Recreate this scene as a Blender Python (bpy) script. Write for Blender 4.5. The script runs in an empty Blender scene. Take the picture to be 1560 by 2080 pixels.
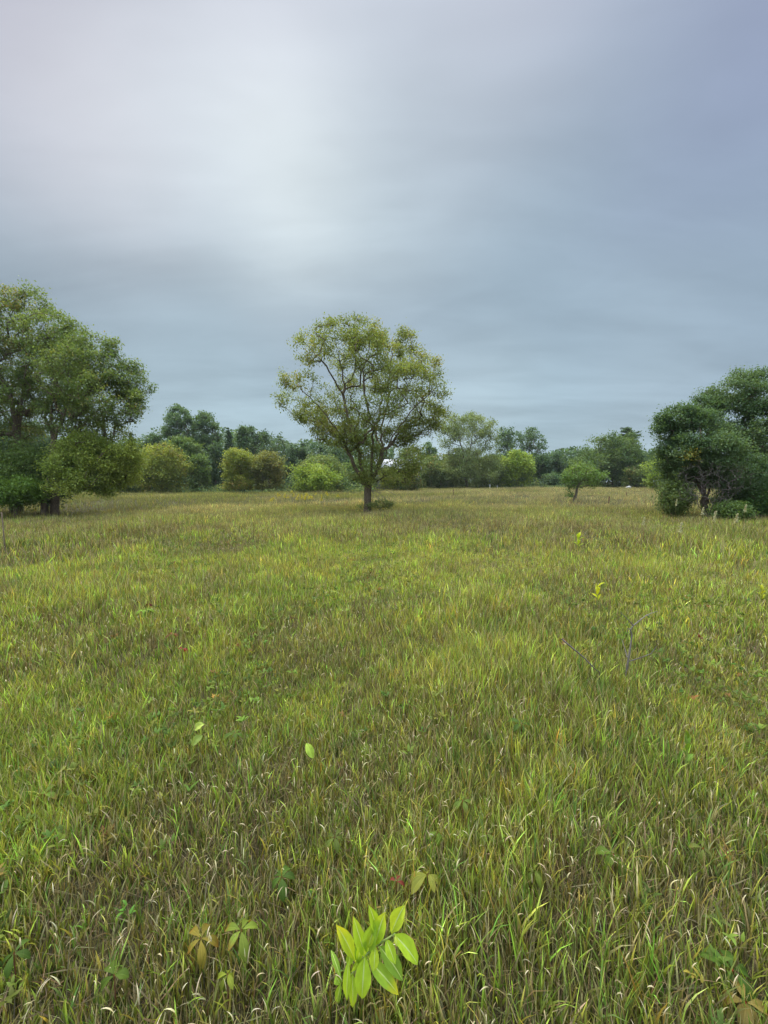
import bpy, math, random
import numpy as np

C = bpy.context.scene.collection
SC = bpy.context.scene
rng = np.random.default_rng(7)
random.seed(7)
R = math.radians

# ------------------------------------------------------------------ camera, sky, sun, exposure
CAM_H, FPX, HORIZON = 1.6, 812.0, 978.0
PITCH = math.atan((1040 - HORIZON) / FPX)
cam_d = bpy.data.cameras.new('camera'); cam = bpy.data.objects.new('camera', cam_d); C.objects.link(cam)
cam.location = (0, 0, CAM_H); cam.rotation_euler = (math.pi / 2 - PITCH, 0, 0)
cam_d.sensor_fit = 'VERTICAL'; cam_d.sensor_height = 36; cam_d.lens = 36 * FPX / 2080
cam_d.clip_start = 0.02; cam_d.clip_end = 3000
SC.camera = cam

SUN_EL, SUN_AZ = R(62), R(-35)          # azimuth from +Y, negative = left
sun_d = bpy.data.lights.new('sun', 'SUN'); sun = bpy.data.objects.new('sun', sun_d); C.objects.link(sun)
sun_d.energy = 1.5; sun_d.angle = R(26); sun_d.color = (1.0, 0.95, 0.87)
sun.rotation_euler = (math.pi / 2 - SUN_EL, 0, math.pi - SUN_AZ)

SC.view_settings.view_transform = 'Standard'; SC.view_settings.look = 'None'
SC.view_settings.gamma = 1; SC.view_settings.exposure = 1.5
SC.view_settings.use_curve_mapping = False
cy = SC.cycles
cy.max_bounces = 6; cy.diffuse_bounces = 4; cy.glossy_bounces = 2; cy.transmission_bounces = 4
cy.transparent_max_bounces = 4; cy.caustics_reflective = False; cy.caustics_refractive = False
cy.use_adaptive_sampling = False
cy.use_denoising = True; cy.denoiser = 'OPENIMAGEDENOISE'; cy.denoising_input_passes = 'RGB_ALBEDO_NORMAL'; cy.denoising_prefilter = 'ACCURATE'; cy.sample_clamp_indirect = 3

def sr(r, g, b):
    f = lambda c: ((c / 255 + .055) / 1.055) ** 2.4 if c > 10 else c / 255 / 12.92
    return (f(r), f(g), f(b), 1)

CP, SP = math.cos(PITCH), math.sin(PITCH)
def ray(u, v):
    xc, yc = (u - 780) / FPX, (1040 - v) / FPX
    return np.array([xc, CP + yc * SP, -SP + yc * CP])
def at(u, v, Y):                                    # the point at distance Y seen along a sight line
    d = ray(u, v); return np.array([0, 0, CAM_H]) + d * (Y / d[1])
def at_z(u, v, z):
    d = ray(u, v); return np.array([0, 0, CAM_H]) + d * ((z - CAM_H) / d[2])

def world():
    w = bpy.data.worlds.new('World'); SC.world = w; w.use_nodes = True
    nt = w.node_tree; N = nt.nodes; L = nt.links
    bg = N['Background']
    sky = N.new('ShaderNodeTexSky'); sky.sky_type = 'NISHITA'; sky.sun_disc = False
    sky.sun_elevation = SUN_EL; sky.sun_rotation = SUN_AZ
    tc = N.new('ShaderNodeTexCoord')
    def math_(op, a, b=None, c=None):
        n = N.new('ShaderNodeMath'); n.operation = op
        for i, x in enumerate((a, b, c)):
            if x is None: continue
            if isinstance(x, (int, float)): n.inputs[i].default_value = x
            else: L.new(x, n.inputs[i])
        return n.outputs[0]
    def vmath(op, a, b):
        n = N.new('ShaderNodeVectorMath'); n.operation = op
        for i, x in enumerate((a, b)):
            if isinstance(x, tuple): n.inputs[i].default_value = x
            else: L.new(x, n.inputs[i])
        return n
    def mix(fac, a, b):
        n = N.new('ShaderNodeMix'); n.data_type = 'RGBA'
        for k, x in ((0, fac), (6, a), (7, b)):
            if isinstance(x, (tuple, float, int)): n.inputs[k].default_value = x
            else: L.new(x, n.inputs[k])
        return n.outputs[2]
    def smooth(x, lo, hi, a=0.0, b=1.0):
        n = N.new('ShaderNodeMapRange'); n.interpolation_type = 'SMOOTHERSTEP'
        L.new(x, n.inputs[0]); n.inputs[1].default_value = lo; n.inputs[2].default_value = hi
        n.inputs[3].default_value = a; n.inputs[4].default_value = b
        return n.outputs[0]
    d = tc.outputs['Generated']
    sep = N.new('ShaderNodeSeparateXYZ'); L.new(d, sep.inputs[0])
    z = sep.outputs[2]
    zc = math_('ADD', math_('MAXIMUM', z, 0.0), 0.16)
    comb = N.new('ShaderNodeCombineXYZ')
    L.new(math_('DIVIDE', sep.outputs[0], zc), comb.inputs[0]); L.new(math_('DIVIDE', sep.outputs[1], zc), comb.inputs[1])
    p = comb.outputs[0]
    def noise(scale, detail, rough, dist, off, sx=.62):
        m = N.new('ShaderNodeMapping'); L.new(p, m.inputs[0]); m.inputs['Location'].default_value = off
        m.inputs['Scale'].default_value = (sx, 1.0, 1)
        n = N.new('ShaderNodeTexNoise'); L.new(m.outputs[0], n.inputs['Vector'])
        n.inputs['Scale'].default_value = scale; n.inputs['Detail'].default_value = detail
        n.inputs['Roughness'].default_value = rough; n.inputs['Distortion'].default_value = dist
        return n
    n1 = noise(0.8, 3, 0.5, 0.4, (3.1, 1.7, 0), .7); n2 = noise(1.5, 4, 0.55, 0.5, (0.3, 5.2, 0), .35); n3 = noise(3.4, 4, 0.55, 0.4, (7.7, 2.6, 0), .5)
    # direction nudged by noise so that the soft cloud patches get uneven edges
    warp = vmath('SUBTRACT', n1.outputs['Color'], (0.5, 0.5, 0.5)); wsc = vmath('SCALE', warp.outputs[0], (0, 0, 0)); wsc.inputs[3].default_value = 0.15
    dw = vmath('NORMALIZE', vmath('ADD', d, wsc.outputs[0]).outputs[0], (0, 0, 0)).outputs[0]
    # thin and thick places in the cloud deck, blended smoothly over the directions of the sky
    wsum, csum = None, None
    for (u, v, c) in DECK:
        r = ray(u, v); r = r / np.linalg.norm(r)
        dot = vmath('DOT_PRODUCT', dw, tuple(float(x) for x in r)).outputs['Value']
        w_ = math_('ADD', math_('EXPONENT', math_('MULTIPLY', math_('SUBTRACT', dot, 1.0), 88.0)), 1e-7)
        cs = N.new('ShaderNodeVectorMath'); cs.operation = 'SCALE'; cs.inputs[0].default_value = sr(*[b + (x - b) * (1.6 if c[1] > 192 else 1.18) + k for x, b, k in zip(c, (166, 183, 199), (4, 2, -3))])[:3]; L.new(w_, cs.inputs[3])
        wsum = w_ if wsum is None else math_('ADD', wsum, w_)
        csum = cs.outputs[0] if csum is None else vmath('ADD', csum, cs.outputs[0]).outputs[0]
    inv = N.new('ShaderNodeVectorMath'); inv.operation = 'SCALE'; L.new(csum, inv.inputs[0]); L.new(math_('DIVIDE', 1.0, wsum), inv.inputs[3])
    streak = math_('MULTIPLY', math_('SUBTRACT', n2.outputs['Fac'], .5), .6); fine = math_('MULTIPLY', math_('SUBTRACT', n3.outputs['Fac'], .5), .30)
    amt = math_('ADD', math_('ADD', streak, fine), 1.0)
    cl = N.new('ShaderNodeVectorMath'); cl.operation = 'SCALE'; L.new(inv.outputs[0], cl.inputs[0]); L.new(amt, cl.inputs[3])
    col = cl.outputs[0]
    # overcast gain overhead, boosted there and behind, out of view, to light the ground
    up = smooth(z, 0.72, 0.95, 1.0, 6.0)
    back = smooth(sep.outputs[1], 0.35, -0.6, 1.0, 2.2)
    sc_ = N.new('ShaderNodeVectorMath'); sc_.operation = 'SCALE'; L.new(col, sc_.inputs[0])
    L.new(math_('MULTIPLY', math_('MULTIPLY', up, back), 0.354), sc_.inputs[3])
    nis = N.new('ShaderNodeVectorMath'); nis.operation = 'SCALE'; L.new(sky.outputs[0], nis.inputs[0]); nis.inputs[3].default_value = 0.06
    out = mix(0.94, nis.outputs[0], sc_.outputs[0])
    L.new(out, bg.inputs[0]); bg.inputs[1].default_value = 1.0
DECK = [(20, 20, (160, 166, 190)), (300, 60, (184, 192, 210)), (540, 60, (187, 197, 214)), (760, 40, (186, 197, 214)), (1000, 60, (190, 198, 216)), (890, 150, (182, 196, 213)), (900, 350, (180, 196, 210)), (690, 460, (184, 201, 214)), (1250, 60, (170, 183, 205)), (1520, 60, (150, 161, 192)),
        (50, 260, (186, 193, 208)), (200, 240, (219, 225, 234)), (400, 250, (194, 208, 221)), (600, 330, (224, 234, 241)), (780, 250, (184, 200, 214)), (1020, 260, (168, 186, 204)), (1260, 260, (154, 175, 196)), (1520, 260, (148, 164, 194)),
        (50, 430, (150, 168, 184)), (290, 420, (170, 187, 202)), (560, 430, (192, 208, 220)), (810, 440, (168, 187, 203)), (1100, 450, (156, 178, 197)), (1500, 440, (150, 171, 194)),
        (60, 550, (142, 163, 179)), (420, 540, (143, 164, 181)), (720, 560, (148, 169, 187)), (1000, 560, (154, 176, 194)), (1340, 580, (166, 186, 203)),
        (320, 680, (158, 178, 194)), (640, 670, (160, 180, 197)), (950, 660, (160, 180, 198)), (1230, 700, (144, 167, 188)), (1500, 680, (150, 172, 193)),
        (400, 800, (164, 187, 202)), (950, 800, (172, 193, 208)), (1280, 790, (168, 188, 204)), (1150, 890, (162, 187, 204)), (500, 890, (166, 190, 206))]
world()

# ------------------------------------------------------------------ helpers
def val_noise(seed, base):
    g = np.random.default_rng(seed); ks = []
    for o, amp in ((1, 1), (2.1, .6), (4.3, .35)):
        for _ in range(7):
            a = g.uniform(0, 2 * math.pi); k = base * o * g.uniform(.6, 1.4)
            ks.append((k * math.cos(a), k * math.sin(a), g.uniform(0, 6.28), amp / 7 ** .5))
    def f(x, y):
        s = 0
        for kx, ky, ph, am in ks: s = s + am * np.sin(kx * x + ky * y + ph)
        return s
    return f                                          # roughly -1.5 .. 1.5
n_h1, n_h2 = val_noise(1, .12), val_noise(2, .9)
n_green, n_tall, n_brown, n_yel, n_fine = val_noise(3, .7), val_noise(4, .9), val_noise(5, 1.6), val_noise(6, .35), val_noise(8, 3.5)
n_turn = val_noise(9, .8)

def ss(a, b, x):
    t = np.clip((x - a) / (b - a), 0, 1); return t * t * (3 - 2 * t)
def height(x, y):
    x = np.asarray(x, float); y = np.asarray(y, float)
    far = ss(22, 85, y)
    return 0.05 * n_h1(x, y) * ss(6, 18, y) + 0.018 * n_h2(x, y) + far * (0.10 + 0.0075 * np.clip(x, -60, 60)) - 0.25 * ss(-8, -16, x) * ss(40, 20, y) * ss(6, 14, y)

def build(name, V, faces, mat, col=None, parent=None, smooth=False):
    """V (n,3); faces: list of int arrays (m,k). One mesh object."""
    me = bpy.data.meshes.new(name)
    V = np.ascontiguousarray(V, np.float32)
    me.vertices.add(len(V)); me.vertices.foreach_set('co', V.ravel())
    idx = np.concatenate([f.ravel() for f in faces]).astype(np.int32)
    tot = np.concatenate([np.full(len(f), f.shape[1]) for f in faces]).astype(np.int32)
    start = np.concatenate([[0], np.cumsum(tot)[:-1]]).astype(np.int32)
    me.loops.add(len(idx)); me.loops.foreach_set('vertex_index', idx)
    me.polygons.add(len(tot)); me.polygons.foreach_set('loop_start', start); me.polygons.foreach_set('loop_total', tot)
    if smooth: me.polygons.foreach_set('use_smooth', np.ones(len(tot), bool))
    if col is not None:
        a = me.color_attributes.new('tint', 'FLOAT_COLOR', 'POINT')
        c4 = np.ones((len(V), 4), np.float32); c4[:, :3] = col
        a.data.foreach_set('color', c4.ravel())
    me.update(calc_edges=True); me.validate()
    me.materials.append(mat)
    o = bpy.data.objects.new(name, me); C.objects.link(o)
    if parent is not None: o.parent = parent
    return o

def tag(o, label=None, cat=None, group=None, kind=None):
    if label: o['label'] = label
    if cat: o['category'] = cat
    if group: o['group'] = group
    if kind: o['kind'] = kind
    return o
def thing(name, label, cat, loc, group=None):
    o = bpy.data.objects.new(name, None); C.objects.link(o); o.location = loc; o.empty_display_size = .2
    return tag(o, label, cat, group)

# ------------------------------------------------------------------ materials
def leaf_mat(name, trans=.35, rough=.5, spec=.3, warm=(1.15, 1.1, .55)):
    m = bpy.data.materials.new(name); m.use_nodes = True; nt = m.node_tree; N = nt.nodes; L = nt.links
    b = N['Principled BSDF']; out = N['Material Output']
    a = N.new('ShaderNodeAttribute'); a.attribute_name = 'tint'
    L.new(a.outputs['Color'], b.inputs['Base Color']); b.inputs['Roughness'].default_value = rough
    b.inputs['Specular IOR Level'].default_value = spec
    t = N.new('ShaderNodeBsdfTranslucent')
    mul = N.new('ShaderNodeMix'); mul.data_type = 'RGBA'; mul.blend_type = 'MULTIPLY'; mul.inputs[0].default_value = 1
    L.new(a.outputs['Color'], mul.inputs[6]); mul.inputs[7].default_value = (*warm, 1)
    L.new(mul.outputs[2], t.inputs['Color'])
    mx = N.new('ShaderNodeMixShader'); mx.inputs[0].default_value = trans
    L.new(b.outputs[0], mx.inputs[1]); L.new(t.outputs[0], mx.inputs[2]); L.new(mx.outputs[0], out.inputs['Surface'])
    return m
def noise_mat(name, c1, c2, scale=8, rough=.9, detail=6, stretch=(1, 1, 1), bump=0, coord='Object'):
    m = bpy.data.materials.new(name); m.use_nodes = True; nt = m.node_tree; N = nt.nodes; L = nt.links
    b = N['Principled BSDF']; b.inputs['Roughness'].default_value = rough; b.inputs['Specular IOR Level'].default_value = .2
    tc = N.new('ShaderNodeTexCoord'); mp = N.new('ShaderNodeMapping'); mp.inputs['Scale'].default_value = stretch
    L.new(tc.outputs[coord], mp.inputs[0])
    n = N.new('ShaderNodeTexNoise'); n.inputs['Scale'].default_value = scale; n.inputs['Detail'].default_value = detail; n.inputs['Roughness'].default_value = .65
    L.new(mp.outputs[0], n.inputs['Vector'])
    r = N.new('ShaderNodeValToRGB'); r.color_ramp.elements[0].position = .32; r.color_ramp.elements[1].position = .68
    r.color_ramp.elements[0].color = (*c1, 1); r.color_ramp.elements[1].color = (*c2, 1)
    L.new(n.outputs['Fac'], r.inputs[0]); L.new(r.outputs[0], b.inputs['Base Color'])
    if bump:
        bp = N.new('ShaderNodeBump'); bp.inputs['Strength'].default_value = bump; bp.inputs['Distance'].default_value = .03
        L.new(n.outputs['Fac'], bp.inputs['Height']); L.new(bp.outputs[0], b.inputs['Normal'])
    return m
M_GRASS = leaf_mat('grass_blade', .30, .6, .12, (1.1, 1.1, .6))
M_LEAF = leaf_mat('tree_leaf', .42, .55, .18)
M_BROAD = leaf_mat('broad_leaf', .40, .6, .15, (1.2, 1.15, .5))
M_BARK = noise_mat('bark', (.07, .052, .035), (.17, .13, .09), 9, .95, 8, (3, 3, .7), .8)
M_BARK2 = noise_mat('pale_bark', (.09, .07, .05), (.20, .16, .12), 9, .95, 8, (3, 3, .7), .6)
M_TWIG = noise_mat('dead_wood', (.10, .085, .075), (.24, .21, .18), 14, .95, 6, (2, 2, .7))
M_BRUSH = noise_mat('brush_twigs', (.045, .036, .034), (.11, .09, .085), 14, .95, 6, (2, 2, .7))
M_SOIL = noise_mat('thatch', (.028, .024, .012), (.065, .058, .026), 5, 1, 10)
M_POST = noise_mat('rusty_post', (.07, .035, .02), (.16, .09, .055), 20, .9)
M_PALE = noise_mat('pale_stone', (.24, .24, .23), (.42, .42, .41), 6, .8)

# ------------------------------------------------------------------ ground
def axis(lo, hi, near, n):
    t = np.linspace(-1, 1, n); s = np.sign(t) * (near * np.abs(t) + (1) * np.abs(t) ** 4)
    s = (s - s[0]) / (s[-1] - s[0]); return lo + s * (hi - lo)
def ground():
    xs = axis(-700, 700, .09, 241); ys = axis(-700, 740, .09, 241)
    X, Yg = np.meshgrid(xs, ys, indexing='ij'); Z = height(X, Yg)
    V = np.stack([X, Yg, Z], -1).reshape(-1, 3); n = 241
    i = np.arange(n * n).reshape(n, n)
    F = np.stack([i[:-1, :-1], i[1:, :-1], i[1:, 1:], i[:-1, 1:]], -1).reshape(-1, 4)
    tag(build('ground', V, [F], M_SOIL, smooth=True), kind='structure')
ground()

# ------------------------------------------------------------------ grass
def blades(x, y, h, w, az, lean, curl, segs, cb, ct, pw=1.6, faz=None, z0=None, hold=.55):
    """Tapering bent blades. Returns V, faces (quads, tris), colours."""
    n = len(x); t = np.linspace(0, 1, segs + 1)
    th = lean[:, None] + curl[:, None] * t[None, :] ** pw
    mid = (th[:, 1:] + th[:, :-1]) / 2; st = (h / segs)[:, None]
    dx = np.concatenate([np.zeros((n, 1)), np.cumsum(np.sin(mid) * st, 1)], 1)
    dz = np.concatenate([np.zeros((n, 1)), np.cumsum(np.cos(mid) * st, 1)], 1)
    z0 = height(x, y) - .01 if z0 is None else z0
    px = x[:, None] + dx * np.cos(az)[:, None]; py = y[:, None] + dx * np.sin(az)[:, None]; pz = z0[:, None] + dz
    faz = az + math.pi / 2 if faz is None else faz
    sx, sy = np.cos(faz)[:, None], np.sin(faz)[:, None]
    prof = np.minimum(1, (1 - t) / (1 - hold)) ** .8 * (.55 + .45 * np.minimum(1, t * 3)); wd = (w / 2)[:, None] * prof[None, :]
    k = 2 * segs + 1; V = np.empty((n, k, 3), np.float32); col = np.empty((n, k, 3), np.float32)
    V[:, 0:2 * segs:2, 0] = (px - sx * wd)[:, :-1]; V[:, 1:2 * segs:2, 0] = (px + sx * wd)[:, :-1]
    V[:, 0:2 * segs:2, 1] = (py - sy * wd)[:, :-1]; V[:, 1:2 * segs:2, 1] = (py + sy * wd)[:, :-1]
    V[:, 0:2 * segs:2, 2] = pz[:, :-1]; V[:, 1:2 * segs:2, 2] = pz[:, :-1]
    V[:, -1, 0] = px[:, -1]; V[:, -1, 1] = py[:, -1]; V[:, -1, 2] = pz[:, -1]
    tt = np.concatenate([np.repeat(t[:-1], 2), [1]])[None, :, None]
    col[:] = cb[:, None, :] * (1 - tt) + ct[:, None, :] * tt
    o = (np.arange(n) * k)[:, None]
    q = np.concatenate([np.stack([o[:, 0] + 2 * i, o[:, 0] + 2 * i + 1, o[:, 0] + 2 * i + 3, o[:, 0] + 2 * i + 2], -1) for i in range(segs - 1)]) if segs > 1 else np.zeros((0, 4), int)
    tr = np.stack([o[:, 0] + 2 * segs - 2, o[:, 0] + 2 * segs - 1, o[:, 0] + 2 * segs], -1)
    return V.reshape(-1, 3), q, tr, col.reshape(-1, 3)

class Heap:
    def __init__(s): s.V, s.Q, s.T, s.Cc, s.n = [], [], [], [], 0
    def add(s, b):
        V, q, t, c = b
        s.V.append(V); s.Q.append(q + s.n); s.T.append(t + s.n); s.Cc.append(c); s.n += len(V)
    def build(s, name, mat, parent=None, smooth=True):
        F = [f for f in (np.concatenate(s.Q), np.concatenate(s.T)) if len(f)]
        return build(name, np.concatenate(s.V), F, mat, np.concatenate(s.Cc), parent, smooth)

def sector(n, r0, r1, half=R(54)):
    r = np.sqrt(rng.uniform(r0 ** 2, r1 ** 2, n)); r = np.maximum(r * np.exp(rng.normal(0, .09, n)), .45); a = rng.uniform(-half, half, n)
    return r * np.sin(a), r * np.cos(a) - .25
def jit(c, n, s=.18):
    c = np.broadcast_to(np.asarray(c, float), (n, 3)) if np.ndim(c) == 1 else c
    return c * np.exp(rng.normal(0, s, (n, 1))) * np.exp(rng.normal(0, s * .35, (n, 3)))
def lerp(a, b, t): return np.asarray(a) * (1 - t[:, None]) + np.asarray(b) * t[:, None]

GREEN, YGREEN, OLIVE, BROWN, TAN, CREAM, BLUEG = map(np.array, ((.14, .215, .040), (.31, .36, .075), (.265, .26, .075), (.195, .148, .07), (.48, .40, .21), (.60, .52, .36), (.12, .20, .06)))
def field_colour(x, y):
    """Living grass colour over the field, in patches of greener and yellower sward."""
    g = ss(-.9, .9, n_green(x, y)); yl = ss(-.8, 1.0, n_yel(x, y) + .5 * n_fine(x, y))
    c = lerp(GREEN, YGREEN, np.clip(.18 + .6 * yl + .15 * ss(3, 7, y), 0, 1))
    c = c * (1 - .35 * (1 - g)[:, None]) + OLIVE * (.35 * (1 - g)[:, None])
    far = ss(8, 26, y)
    return c * (1 - .75 * far[:, None]) + lerp(OLIVE * 1.15, TAN * 1.1, ss(-.9, .8, n_yel(x, y) + .045 * x)) * (.75 * far[:, None])

def grass():
    live, dry, seed = Heap(), Heap(), Heap()
    U = rng.uniform
    def shoots(n, r0, r1, per, h0, h1, w, segs, spread=.03):
        cx, cyy = sector(n, r0, r1)
        keep = U(0, 1, n) < .30 + .70 * ss(-.7, .6, .7 * n_green(cx, cyy) + .7 * n_fine(cx, cyy)); cx, cyy = cx[keep], cyy[keep]; n = len(cx)
        x = np.repeat(cx, per) + rng.normal(0, spread, n * per); y = np.repeat(cyy, per) + rng.normal(0, spread, n * per); m = n * per
        hh = np.repeat(U(h0, h1, n), per) * U(.6, 1.1, m) * (1 + .3 * n_tall(x, y))
        c = np.repeat(jit(field_colour(cx, cyy), n, .38), per, 0); c = jit(c, m, .2)
        blu = np.repeat(U(0, 1, n) < .12, per); c[blu] = jit(BLUEG, blu.sum(), .2)
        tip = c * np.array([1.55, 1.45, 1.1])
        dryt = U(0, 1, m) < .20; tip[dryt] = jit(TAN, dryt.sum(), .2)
        live.add(blades(x, y, np.maximum(hh, .03), w * U(.6, 1.3, m), U(0, 6.28, m), np.abs(rng.normal(0, .16, m)), np.abs(rng.normal(.35, .4, m)), segs, c * np.array([.36, .36, .38]), tip, faz=U(0, 6.28, m)))  # root colour darkened to paint in the shade of gaps between blades
    def stalks(n, r0, r1, h0, h1, w, segs):
        x, y = sector(n, r0, r1)
        b = ss(-1, 1, n_brown(x, y)); keep = U(0, 1, n) < .35 + .65 * b; x, y, b = x[keep], y[keep], b[keep]; n = len(x)
        c = jit(lerp(OLIVE, BROWN, np.clip(b * .9 + U(-.3, .3, n), 0, 1)), n, .28)
        tp = U(0, 1, n) < .20 + .14 * ss(2, 7, y); c[tp] = jit(TAN * .8, tp.sum(), .25)
        far = ss(12, 30, y)[:, None]; c = c * (1 - .7 * far) + field_colour(x, y) * .7 * far
        dry.add(blades(x, y, U(h0, h1, n) * (1 + .2 * n_tall(x, y)), w * U(.6, 1.4, n), U(0, 6.28, n), np.abs(rng.normal(.05, .3, n)), rng.normal(.2, .5, n), segs, c * .38, c * 1.2, faz=U(0, 6.28, n)))  # stalk feet coloured darker, shade low in the sward painted in
    def curls(n, r0, r1, h0, h1, w, segs):
        x, y = sector(n, r0, r1)
        keep = U(0, 1, n) < .15 + .85 * ss(-.5, 1., n_brown(x, y) + .5 * n_fine(x * .7, y * .7)); x, y = x[keep], y[keep]; n = len(x)
        hh = U(h0, h1, n); az = U(0, 6.28, n)
        st = jit(TAN * .75, n, .2); cr = jit(CREAM, n, .2); pt = U(0, 1, n)[:, None]; cr = cr * pt ** .4 + TAN * (1 - pt ** .4)
        z0 = height(x, y)
        seed.add(blades(x, y, hh, .0022 * U(.7, 1.3, n), az, np.abs(rng.normal(.1, .12, n)), U(.05, .25, n), max(2, segs - 3), st * .8, st, z0=z0, hold=.95, faz=U(0, 6.28, n)))
        # the dry leaf that curls over from the top of its stalk
        l0 = np.abs(rng.normal(.1, .15, n))
        seed.add(blades(x + np.cos(az) * hh * .1, y + np.sin(az) * hh * .1, U(.018, .055, n), w * U(.6, 1.3, n), az + rng.normal(0, .5, n), l0, U(.5, 2.6, n), segs, st * 1.1, cr, pw=1.1, z0=z0 + hh * .93, hold=.35, faz=az + U(.6, 2.4, n)))
    def weeds(n, r0, r1, size, tints):
        cx, cyy = sector(n, r0, r1); keep = ss(-.2, 1, n_fine(cx * .5 + 3, cyy * .5)) > U(0, 1, n); cx, cyy = cx[keep], cyy[keep]; n = len(cx); per = 6; m = n * per
        x, y = np.repeat(cx, per) + rng.normal(0, .012, m), np.repeat(cyy, per) + rng.normal(0, .012, m); az = np.repeat(U(0, 6.28, n), per) + np.tile(np.arange(per) * 1.05, n) + rng.normal(0, .3, m)
        c = np.repeat(jit(np.array(tints)[rng.choice(len(tints), n, p=(.48, .32, .13, .05, .02))], n, .22), per, 0); L = np.repeat(size * U(.6, 1.2, n), per) * U(.7, 1.1, m)
        ground_cover.add(blades(x, y, L, L * .42, az, U(.5, 1.1, m), U(.3, 1.3, m), 4, c * .8, jit(c, m, .12), hold=.35, z0=height(x, y) + np.repeat(U(.05, .15, n), per)))
    ground_cover = Heap(); TW = ((.09, .15, .025), (.15, .20, .03), (.22, .21, .04), (.24, .13, .035), (.16, .05, .035))
    weeds(1700, .5, 4.2, .040, TW); weeds(4000, 4.2, 11, .052, TW)
    tag(ground_cover.build('ground_weeds', M_BROAD), 'small broad-leaved weeds and creeper leaves sunk in the grass', 'weeds', kind='stuff')
    def litter(n, r0, r1):                            # matted dead blades lying under the sward
        x, y = sector(n, r0, r1); c = jit(lerp(BROWN * .5, TAN * .5, U(0, 1, n) ** 2), n, .25)
        dry.add(blades(x, y, U(.05, .15, n), .004 * U(.6, 1.5, n), U(0, 6.28, n), U(.9, 1.5, n), rng.normal(0, .25, n), 2, c * .8, c, z0=height(x, y) + U(.005, .045, n), faz=U(0, 6.28, n)))
    litter(22000, .45, 4.2); litter(25000, 4.2, 9)
    # close
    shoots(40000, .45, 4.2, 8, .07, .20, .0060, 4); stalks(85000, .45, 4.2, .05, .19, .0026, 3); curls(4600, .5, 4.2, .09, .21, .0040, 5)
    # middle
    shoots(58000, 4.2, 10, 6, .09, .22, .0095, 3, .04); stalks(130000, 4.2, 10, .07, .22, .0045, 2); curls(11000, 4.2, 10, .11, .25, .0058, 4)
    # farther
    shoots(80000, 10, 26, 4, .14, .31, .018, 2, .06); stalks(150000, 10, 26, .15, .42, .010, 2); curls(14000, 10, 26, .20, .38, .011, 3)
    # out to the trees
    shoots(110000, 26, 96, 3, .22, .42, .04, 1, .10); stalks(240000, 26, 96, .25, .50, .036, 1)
    tag(live.build('meadow_grass', M_GRASS), 'living green and yellow-green meadow grass', 'grass', kind='stuff')
    tag(dry.build('dry_grass', M_GRASS), 'thin brown and olive dry stalks among the grass', 'grass', kind='stuff')
    tag(seed.build('curled_grass', M_GRASS), 'cream curled dry leaf tips standing in the grass', 'grass', kind='stuff')
grass()

# ------------------------------------------------------------------ trees
def leaves_mesh(P, L, wr, cols, up=.5, droop=.25):
    """One small pointed four-sided leaf at every point."""
    n = len(P)
    d = rng.normal(0, 1, (n, 3)); d[:, 2] -= droop * 2; d /= np.linalg.norm(d, axis=1)[:, None]
    nr = rng.normal(0, 1, (n, 3)); nr[:, 2] += up * 3
    s = np.cross(d, nr); s /= np.linalg.norm(s, axis=1)[:, None] + 1e-9
    nn = np.cross(s, d)
    L = L[:, None]; V = np.empty((n, 4, 3))
    V[:, 0] = P - d * L * .5; V[:, 1] = P + s * L * wr * .5 + nn * L * .08; V[:, 2] = P + d * L * .5; V[:, 3] = P - s * L * wr * .5 + nn * L * .08
    return V.reshape(-1, 3), np.arange(4 * n).reshape(n, 4), np.repeat(cols, 4, 0)

def tubes(P0, P1, r0, r1, k):
    n = len(P0); d = P1 - P0; d /= np.linalg.norm(d, axis=1)[:, None] + 1e-9
    a = np.where(np.abs(d[:, 2:3]) < .9, np.array([[0, 0, 1.]]), np.array([[1., 0, 0]]))
    s = np.cross(d, a); s /= np.linalg.norm(s, axis=1)[:, None]; t = np.cross(d, s)
    ang = np.arange(k) * 2 * math.pi / k; ca, sa = np.cos(ang), np.sin(ang)
    ring = s[:, None] * ca[None, :, None] + t[:, None] * sa[None, :, None]
    V = np.concatenate([P0[:, None] - d[:, None] * r0[:, None, None] * .3 + ring * r0[:, None, None], P1[:, None] + d[:, None] * r1[:, None, None] * .3 + ring * r1[:, None, None]], 1)
    o = (np.arange(n) * 2 * k)[:, None]; i = np.arange(k)[None]; j = (i + 1) % k
    F = np.stack([o + i, o + j, o + k + j, o + k + i], -1).reshape(-1, 4)
    return V.reshape(-1, 3), F

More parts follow.
